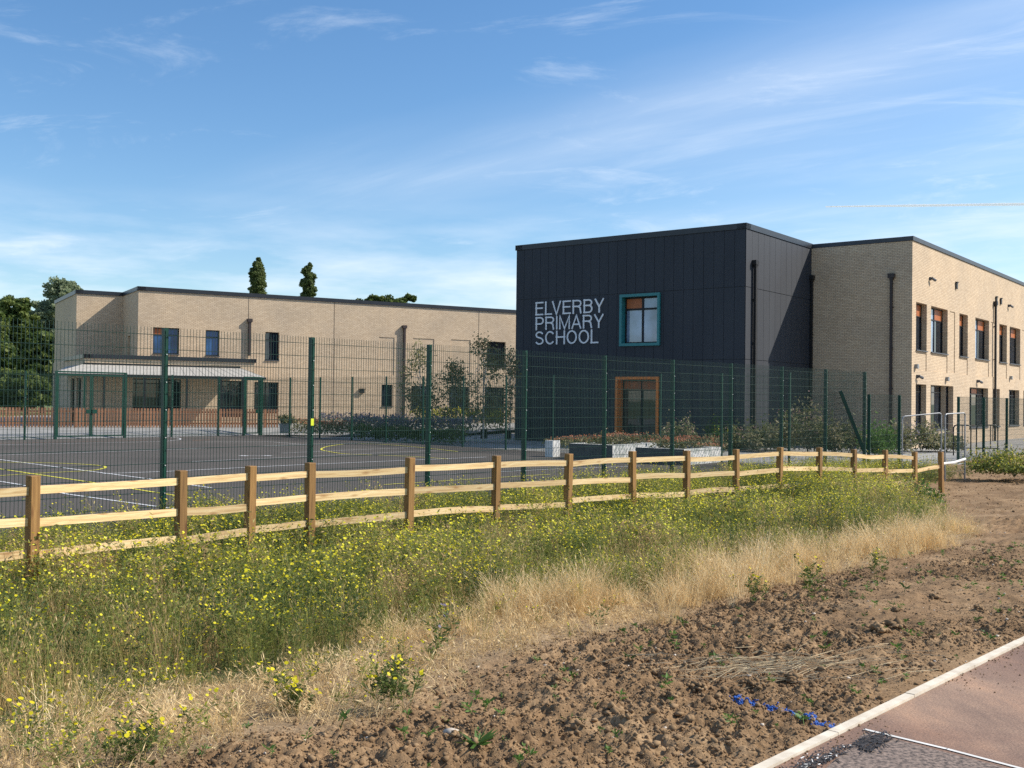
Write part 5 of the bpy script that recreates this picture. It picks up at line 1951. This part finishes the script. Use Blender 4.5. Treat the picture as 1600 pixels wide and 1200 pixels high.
def grass_tmpl(seed, h=.35, n=14, w=.0035, m=0, spread=.10, droop=.5):
    rng = np.random.default_rng(seed); T = Tmpl()
    for k in range(n):
        a = rng.uniform(0, 2 * PI); r = rng.uniform(0, spread); L_ = h * rng.uniform(.5, 1.15)
        b = np.array([math.cos(a) * r, math.sin(a) * r, 0]); dr = rng.uniform(.05, droop); a2 = rng.uniform(0, 2 * PI)
        o = np.array([math.cos(a2), math.sin(a2), 0]) * L_ * dr
        pts = [b, b + o * .25 + np.array([0, 0, L_ * .5]), b + o + np.array([0, 0, L_ * (.95 - .3 * dr)])]
        T.ribbon(pts, w, m, rng)
        if m == 2 or rng.random() < .3:
            e = pts[-1]; T.leaf(e - o * .15, (pts[-1] - pts[-2]), .045, .006, m, rng)
    return T.done()


def scatter(name, tmpls, X, Y, Z, S, mats, seed, tint, label, cat, tiltamt=.12):
    rng = np.random.default_rng(seed)
    N = len(X); which = rng.integers(0, len(tmpls), N)
    ang = rng.uniform(0, 2 * PI, N)
    Vs = []; Ms = []; Ts = []
    for k, T in enumerate(tmpls):
        ii = np.nonzero(which == k)[0]
        if not len(ii): continue
        v = T.V[None] * S[ii][:, None, None]
        c, s = np.cos(ang[ii])[:, None], np.sin(ang[ii])[:, None]
        x = v[..., 0] * c - v[..., 1] * s; y = v[..., 0] * s + v[..., 1] * c; z = v[..., 2]
        tx = rng.normal(0, tiltamt, len(ii))[:, None]; ty = rng.normal(0, tiltamt, len(ii))[:, None]
        x = x + z * tx + X[ii][:, None]; y = y + z * ty + Y[ii][:, None]; z = z + Z[ii][:, None]
        Vs.append(np.stack([x, y, z], -1).reshape(-1, 3)); Ms.append(np.tile(T.M, len(ii)))
        Ts.append(np.repeat(np.clip(tint[ii], 0, 1), T.V.shape[0]))
    V = np.concatenate(Vs); Q = np.arange(len(V)).reshape(-1, 4)
    o = np_mesh(name, V, Q, mats, mi=np.concatenate(Ms), tint=np.concatenate(Ts))
    tag(o, label, cat, kind='stuff')
    print(name, N, 'plants', len(Q), 'quads')
    return o


MATS3 = [M['weed'], M['petal'], M['straw']]
WT = [weed_tmpl(300 + i, h=.5 * f, nb=4 + i % 3, nleaf=34) for i, f in enumerate((.9, 1, 1.05, .85, .95, 1.1, 1, .8))]
WTL = [weed_tmpl(330 + i, h=.42, fl=False, nb=5, nleaf=46, leafL=.06, leafW=.016) for i in range(4)]
rng = np.random.default_rng(99)


def cand(d0_, d1_, s0_, s1_, n):
    d = rng.uniform(d0_, d1_, n); s = rng.uniform(s0_, s1_, n)
    return d, s


def in_view(x, y, m=1.0):
    px = 800 + 1650 * x / np.maximum(y, .1)
    return (y > 2.5) & (px > -140 - 200 / np.maximum(y, 1)) & (px < 1740)


d, s = cand(2.6, 11.35, -5, 34, 31000)
ins, w = masks(d, s)
dens = w * np.clip(-1.5 + 4.4 * fbm(d * 2.1, s * 2.1, 77, 3), .03, 1)
# planting carries on behind the rail fence up to the court, past its end
beh = sm(8.2, 8.8, d) * sm(34, 24, s)
dens = np.maximum(dens, beh * .75 * sm(27, 25, s))
keep = rng.random(len(d)) < dens
d, s = d[keep], s[keep]; x, y = xy(d, s); k = in_view(x, y); d, s, x, y = d[k], s[k], x[k], y[k]
hf = .56 + 1.5 * (fbm(d * 2.1, s * 2.1, 77, 3) - .35) + np.abs(rng.normal(0, .16, len(d)))
hf *= (.62 + .38 * sm(3.4, 5.5, d)) * (1.0 - .1 * sm(9.5, 11, d))
tint = fbm(d * 1.1, s * 1.1, 91, 3) * 1.7 - .45 + rng.normal(0, .22, len(d))
scatter('wildflower_meadow', WT, x, y, ground_z(d, s), np.clip(hf, .35, 1.45), MATS3, 1, tint, 'yellow flowering meadow weeds growing on both sides of the wooden fence', 'wildflowers')
# leafy undergrowth
d, s = cand(3.3, 11.3, -5, 30, 21000)
ins, w = masks(d, s)
keep = rng.random(len(d)) < np.maximum(w * np.clip(-.7 + 2.3 * vnoise(d * 1.6, s * 1.6, 13), .05, 1), sm(8.2, 8.8, d) * sm(27, 25, s) * .7)
d, s = d[keep], s[keep]; x, y = xy(d, s); k = in_view(x, y); d, s, x, y = d[k], s[k], x[k], y[k]
tint = fbm(d * .8, s * .8, 17, 3) - .25 + rng.normal(0, .12, len(d))
scatter('meadow_undergrowth', WTL, x, y, ground_z(d, s), rng.uniform(.45, .95, len(d)), MATS3, 2, tint, 'leafy green undergrowth below the yellow flowers', 'undergrowth', .2)
# green & tan grasses in the meadow
GT = [grass_tmpl(350 + i, h=.42, n=12, w=.0035, m=0) for i in range(4)]
d, s = cand(3.0, 11.3, -5, 30, 14000)
ins, w = masks(d, s)
keep = rng.random(len(d)) < np.maximum(w, .12 * ins)
d, s = d[keep], s[keep]; x, y = xy(d, s); k = in_view(x, y); d, s, x, y = d[k], s[k], x[k], y[k]
tint = .45 + fbm(d * .5, s * .5, 33, 3) * .6 + rng.normal(0, .15, len(d))
scatter('meadow_grass', GT, x, y, ground_z(d, s), rng.uniform(.5, 1.15, len(d)), MATS3, 3, tint, 'thin grasses turning tan among the yellow flowers', 'grass')
# dry tan tussocks standing inside the meadow
d, s = cand(3.2, 9.5, -5, 24, 9000)
ins, w = masks(d, s)
keep = rng.random(len(d)) < w * sm(.54, .70, fbm(d * 1.1, s * .9, 123, 3)) * 1.2
d, s = d[keep], s[keep]; x, y = xy(d, s); k = in_view(x, y); d, s, x, y = d[k], s[k], x[k], y[k]
scatter('tan_tussocks', [grass_tmpl(360 + i, h=.5, n=16, w=.0032, m=2, spread=.12, droop=.4) for i in range(3)], x, y, ground_z(d, s), rng.uniform(.6, 1.05, len(d)), MATS3, 13, rng.random(len(d)) * .45, 'tan dried tussocks standing among the green meadow plants', 'tussocks')
# dry straw band
DT = [grass_tmpl(370 + i, h=.46, n=24, w=.0058, m=2, spread=.09, droop=.45 + .1 * i) for i in range(6)]
d, s = cand(1.6, 6.2, -4.8, 14, 8500)
ins, w = masks(d, s)
pat = fbm(d * 1.5, s * 1.1, 71, 3)
band = ins * (1 - .93 * w)
keep = rng.random(len(d)) < band * (.20 + .80 * sm(-.5, 2.2, s)) * sm(.44, .64, pat + .10 * sm(.5, 3, s))
d, s = d[keep], s[keep]; x, y = xy(d, s); k = in_view(x, y); d, s, x, y = d[k], s[k], x[k], y[k]
scatter('dry_grass', DT, x, y, ground_z(d, s) - .01, rng.uniform(.4, 1.15, len(d)) * (.45 + .9 * np.clip(fbm(d * 1.5, s * 1.1, 71, 3) - .2, 0, .8)) * (.7 + .3 * sm(0, 3, s)), MATS3, 4, .25 + .6 * rng.random(len(d)), 'bleached dry grass along the edge of the bare soil', 'dry grass', .3)
# short litter: low broken straw on the bare patches
LT = [grass_tmpl(390 + i, h=.13, n=16, w=.003, m=2, spread=.16, droop=1.3) for i in range(4)]
d, s = cand(1.6, 6.4, -4.8, 14, 14000)
ins, w = masks(d, s)
keep = rng.random(len(d)) < ins * (1 - .8 * w) * (.25 + .5 * vnoise(d * 3, s * 3, 6))
d, s = d[keep], s[keep]; x, y = xy(d, s); k = in_view(x, y); d, s, x, y = d[k], s[k], x[k], y[k]
scatter('grass_litter', LT, x, y, ground_z(d, s) - .01, rng.uniform(.5, 1.2, len(d)), MATS3, 5, rng.random(len(d)) * .8, 'short broken straw lying on the bare patches', 'litter', .5)
# stray short flowering weeds in the litter band
ST = [weed_tmpl(410 + i, h=.19, nb=5, nleaf=40, leafL=.034, leafW=.008, fr=.0095, spread=.6) for i in range(5)]
d, s = cand(1.6, 5.5, -4.6, 12, 4200)
ins, w = masks(d, s)
keep = rng.random(len(d)) < ins * (1 - w) * (.10 + .8 * sm(2.5, -1, s)) * sm(.43, .60, fbm(d * 2.1, s * 2.1, 5, 2))
d, s = d[keep], s[keep]; x, y = xy(d, s)
scatter('low_flowering_weeds', ST, x, y, ground_z(d, s), rng.uniform(.45, 1.3, len(d)), MATS3, 6, rng.random(len(d)) * .6, 'low yellow flowered weeds scattered over the dry patches', 'weeds', .2)
# tiny seedlings on the soil
d, s = cand(.15, 2.4, -3.5, 9, 260)
x, y = xy(d, s)
SD = [weed_tmpl(430 + i, h=.05, fl=False, nb=3, nleaf=12, leafL=.03, leafW=.010, spread=.9) for i in range(3)]
scatter('seedlings', SD, x, y, ground_z(d, s), rng.uniform(.5, 1.5, len(d)), [M['leaf_bright'], M['petal'], M['straw']], 7, rng.random(len(d)), 'tiny green seedlings dotted over the bare soil', 'seedlings', .2)


# ---- soil clods
def ico():
    import bmesh
    bm = bmesh.new(); bmesh.ops.create_icosphere(bm, subdivisions=1, radius=1)
    V = np.array([v.co[:] for v in bm.verts], np.float32); F = np.array([[v.index for v in f.verts] for f in bm.faces], np.int32)
    bm.free(); return V, F


IV, IF = ico()


def clods(name, d, s, size, mat, label, cat, seed, sink=.35):
    rng = np.random.default_rng(seed)
    x, y = xy(d, s); k = in_view(x, y); d, s, x, y, size = d[k], s[k], x[k], y[k], size[k]
    z = ground_z(d, s)
    N = len(d); nv = len(IV)
    R = 1 + rng.uniform(-.45, .38, (N, nv))
    sc = size[:, None] * rng.uniform(.65, 1.35, (N, 3)); sc[:, 2] *= .75
    V = IV[None] * R[..., None] * sc[:, None, :]
    a = rng.uniform(0, 2 * PI, N); c, s_ = np.cos(a)[:, None], np.sin(a)[:, None]
    X = V[..., 0] * c - V[..., 1] * s_ + x[:, None]; Y = V[..., 0] * s_ + V[..., 1] * c + y[:, None]
    Z = V[..., 2] + (z + size * sink)[:, None]
    V = np.stack([X, Y, Z], -1).reshape(-1, 3)
    F = (IF[None] + (np.arange(N) * nv)[:, None, None]).reshape(-1, 3)
    o = np_mesh(name, V, F, mat)
    tag(o, label, cat, kind='stuff')
    print(name, N)


n = 60000
d = np.concatenate([rng.uniform(.08, 2.9, 105000), rng.uniform(.08, 10.5, 22000)])
s = np.concatenate([rng.uniform(-3.6, 9, 105000), rng.uniform(4, 40, 22000)])
ins, w = masks(d, s)
keep = (rng.random(len(d)) < (1 - ins) * sm(.05, .2, d) * (.12 + 1.1 * sm(.36, .62, fbm(d * .9, s * .55, 57, 3))) + ins * (1 - w) * .10)
d, s = d[keep], s[keep]
size = .0042 * (1 - rng.random(len(d))) ** (-1 / 2.9)
size = np.clip(size, .003, .020)
size *= np.clip(1 + (s - 8) * .04, 1, 1.8)
clods('soil_clods', d, s, size, M['clod'], 'loose crumbly brown soil clods beside the path', 'soil clods', 9, sink=.1)
hd, hs_, hz = [], [], []
for a, b, r_ in [(1400, 985, .10), (1375, 992, .08), (960, 1112, .07), (1180, 1062, .06), (1240, 1055, .07), (1088, 1068, .06), (1335, 1000, .05), (680, 1150, .07), (720, 1158, .06), (1165, 1060, .05), (1010, 1042, .06), (1400, 958, .05), (1260, 1072, .06), (1460, 930, .06), (1120, 1105, .05), (1180, 1098, .05), (870, 1060, .05), (1530, 950, .05), (1300, 955, .05)]:
    p = at_level(a, b, .0); dd, s2 = ds(p[0], p[1])
    for k in range(46):
        u_ = rng.normal(0, .42, 2); hd.append(dd + u_[0] * r_); hs_.append(s2 + u_[1] * r_ * 1.3); hz.append(r_ * rng.uniform(.10, .42) * np.exp(-(u_ ** 2).sum() * .8))
hd = np.array(hd); hs_ = np.array(hs_); hz = np.array(hz)
clods('soil_lumps', hd, hs_, hz, M['clod'], 'larger broken lumps of brown soil among the crumbs', 'soil lumps', 14, sink=.9)
d = rng.uniform(.1, 4.5, 700); s = rng.uniform(-3.5, 14, 700)
clods('pale_pebbles', d, s, np.clip(.0045 * (1 - rng.random(700)) ** (-.4), .004, .014), M['stone'], 'small pale stones dotted over the bare soil', 'pebbles', 10)
# soil crumbs spilled over the edging onto the path
nn_ = 1500
d = -np.abs(np.random.default_rng(31).exponential(.09, nn_)); s = np.random.default_rng(32).uniform(-3.5, 14, nn_)
kk = fbm(s * 1.3, s * 0, 19, 3) > .5
d, s = d[kk], s[kk]
_gz = ground_z
ground_z = lambda a, b: np.zeros(len(a)) + .002
clods('path_crumbs', d, s, np.random.default_rng(33).uniform(.0015, .006, len(d)), M['clod'], 'soil crumbs spilled onto the path beside the pale edging', 'soil crumbs', 34, sink=.3)
ground_z = _gz
# blue sprayed clods
bd, bs, bz = [], [], []
for a, b in BLUE:
    p = at_level(a, b, -.02)
    dd, ss_ = ds(p[0], p[1])
    for k in range(60):
        bd.append(dd + rng.normal(0, .016)); bs.append(ss_ + rng.normal(0, .016))
bd = np.array(bd); bs = np.array(bs)
clods('blue_spray_mark', bd, bs, rng.uniform(.0025, .0065, len(bd)), M['blue'], 'broken line of blue marker paint sprayed on the soil by the path', 'paint mark', 11, sink=.2)
# loose straw stalks on soil
m = MB()
rr = np.random.default_rng(21)
for k in range(150):
    a, b = (rr.normal(1190, 70), rr.normal(1032, 8)) if k < 110 else (rr.uniform(1000, 1420), rr.uniform(1010, 1060))
    p = at_level(a, b, -.0); g_ = rr.normal(.0, .28) + .25
    t = np.array([math.cos(g_), math.sin(g_), 0]); L_ = rr.uniform(.06, .30)
    mid = p + np.array([0, 0, rr.uniform(.02, .05)]); d_, s__ = ds(p[0], p[1]); z0_ = float(ground_z(d_, s__))
    def gp(q, up=0):
        dd, ss2 = ds(q[0], q[1]); return np.array([q[0], q[1], float(ground_z(dd, ss2)) + up])
    m.tube([gp(p - t * L_, .008), gp(p, rr.uniform(.015, .035)), gp(p + t * L_ + np.array([0, rr.normal(0, .03), 0]), .01)], .0016, 3, cap=False)
M['stalk'] = mat_noisy('pale_stalk', (.55, .43, .26), (.75, .63, .42), 5, .8)
tag(m.build('straw_wisps', M['stalk']), 'wisps of cut straw lying across the bare soil', 'straw', kind='stuff')

# ---- individual larger plants near the camera
def specimen(name, label, cat, px, py, zl, kind, h, seed):
    p = at_level(px, py, zl); d_, s_ = ds(p[0], p[1]); z = float(ground_z(d_, s_))
    th = thing(name, label, cat, (p[0], p[1], z))
    rng = np.random.default_rng(seed)
    T = Tmpl()
    if kind == 'rosette':
        for k in range(22):
            a = rng.uniform(0, 2 * PI)
            T.leaf(np.zeros(3), np.array([math.cos(a), math.sin(a), rng.uniform(.1, .7)]), h * rng.uniform(.6, 1.2), h * .16, 0, rng)
        T.done(); V = T.V; np_mesh('leaves', V, np.arange(len(V)).reshape(-1, 4), [M['leaf_bright'], M['petal'], M['straw']], mi=T.M, tint=rng.random(len(V)) * .5, parent=th)
        return th
    parts = [weed_tmpl(seed + j, h=h * rng.uniform(.7, 1.1), fl=False, nb=6, nleaf=60, leafL=h * .16, leafW=h * .045, spread=.45) for j in range(3 if kind != 'clump' else 9)]
    Vs = []; tops_ = []
    for j, t_ in enumerate(parts):
        off = rng.normal(0, h * (.12 if kind != 'clump' else .3), 2)
        v = t_.V + np.array([off[0], off[1], 0]); Vs.append(v); tops_.append(v[np.argsort(v[:, 2])[-40::6]])
    V = np.concatenate(Vs)
    F = Tmpl()
    for q in np.concatenate(tops_):
        if rng.random() < .42: F.flower(q + rng.normal(0, .01, 3), .0125, 0, rng)
    F.done()
    mt = {'thistle': 'petal_purple', 'clump': 'petal', 'tall': 'petal'}[kind]
    nq = len(V) // 4
    V = np.concatenate([V, F.V]); mi = np.concatenate([np.zeros(nq, int), np.ones(len(F.V) // 4, int)])
    np_mesh('foliage', V, np.arange(len(V)).reshape(-1, 4), [M['weed'], M[mt]], mi=mi, tint=np.repeat(rng.random(len(V) // 4) * .35, 4), parent=th)
    return th


specimen('rosette_weed', 'spiky green leaf rosette on the bare patch between the meadow and the straw', 'weed', 512, 1032, -.2, 'rosette', .13, 500)
specimen('rosette_weed', 'bright green upright tuft in the soil below the pale stone', 'weed', 745, 1185, -.05, 'rosette', .12, 501)
specimen('rosette_weed', 'small bright green leaf tuft alone in the soil left of the blue mark', 'weed', 893, 1132, -.05, 'rosette', .08, 502)
specimen('ragwort', 'yellow flowered ragwort clump where the straw meets the soil at bottom centre', 'weed', 620, 1112, -.1, 'clump', .26, 510)
specimen('thistle', 'green thistle with a purple head at the left end of the straw', 'thistle', 692, 1030, -.15, 'thistle', .30, 515)
specimen('ragwort', 'yellow flowered ragwort at the bottom left corner edge', 'weed', 205, 1200, -.1, 'clump', .2, 520)
specimen('tall_weed', 'tall dark leafy weed at the straw edge, the bushiest on the right', 'weed', 1274, 940, -.1, 'tall', .34, 525)
specimen('tall_weed', 'tall dark leafy weed standing alone right of the bushiest one', 'weed', 1372, 908, -.1, 'tall', .28, 530)
specimen('tall_weed', 'thin dark weed in the straw left of the bushiest one', 'weed', 1178, 948, -.1, 'tall', .26, 535)
specimen('ragwort', 'grey-green flowering weed clump by the straw at the bottom left', 'weed', 440, 1130, -.15, 'clump', .18, 540)

st = at_level(705, 1150, -.03)
o = MB(); rr = np.random.default_rng(2)
rock = thing('stone', 'pale angular stone on the soil at bottom centre', 'stone', (st[0], st[1], float(ground_z(*ds(st[0], st[1])))))
V = IV * (1 + rr.normal(0, .12, (len(IV), 1))) * np.array([.05, .035, .03]) + np.array([0, 0, .015])
np_mesh('rock', V, IF, M['stone'], parent=rock)

# ---- contrail, far and high
ca = at_depth(1290, 323, 3600.0); cb_ = at_depth(1760, 317, 3600.0)
m = MB()
m.tube([ca, ca + (cb_ - ca) * .3, cb_], [2.2, 4.2, 5.6], 8)
mt, nt, b = new_mat('vapour')
b.inputs['Base Color'].default_value = (.9, .92, .95, 1); b.inputs['Roughness'].default_value = 1
tb = nt.nodes.new('ShaderNodeBsdfTransparent'); ms = nt.nodes.new('ShaderNodeMixShader'); ms.inputs[0].default_value = .85
tl_ = nt.nodes.new('ShaderNodeBsdfTranslucent'); tl_.inputs[0].default_value = (.95, .96, 1, 1)
m5 = nt.nodes.new('ShaderNodeMixShader'); m5.inputs[0].default_value = .7
nt.links.new(b.outputs[0], m5.inputs[1]); nt.links.new(tl_.outputs[0], m5.inputs[2])
nt.links.new(tb.outputs[0], ms.inputs[1]); nt.links.new(m5.outputs[0], ms.inputs[2]); nt.links.new(ms.outputs[0], nt.nodes['Material Output'].inputs[0])
tag(m.build('contrail', mt), 'thin white aircraft contrail in the sky at right', 'contrail', kind='stuff')
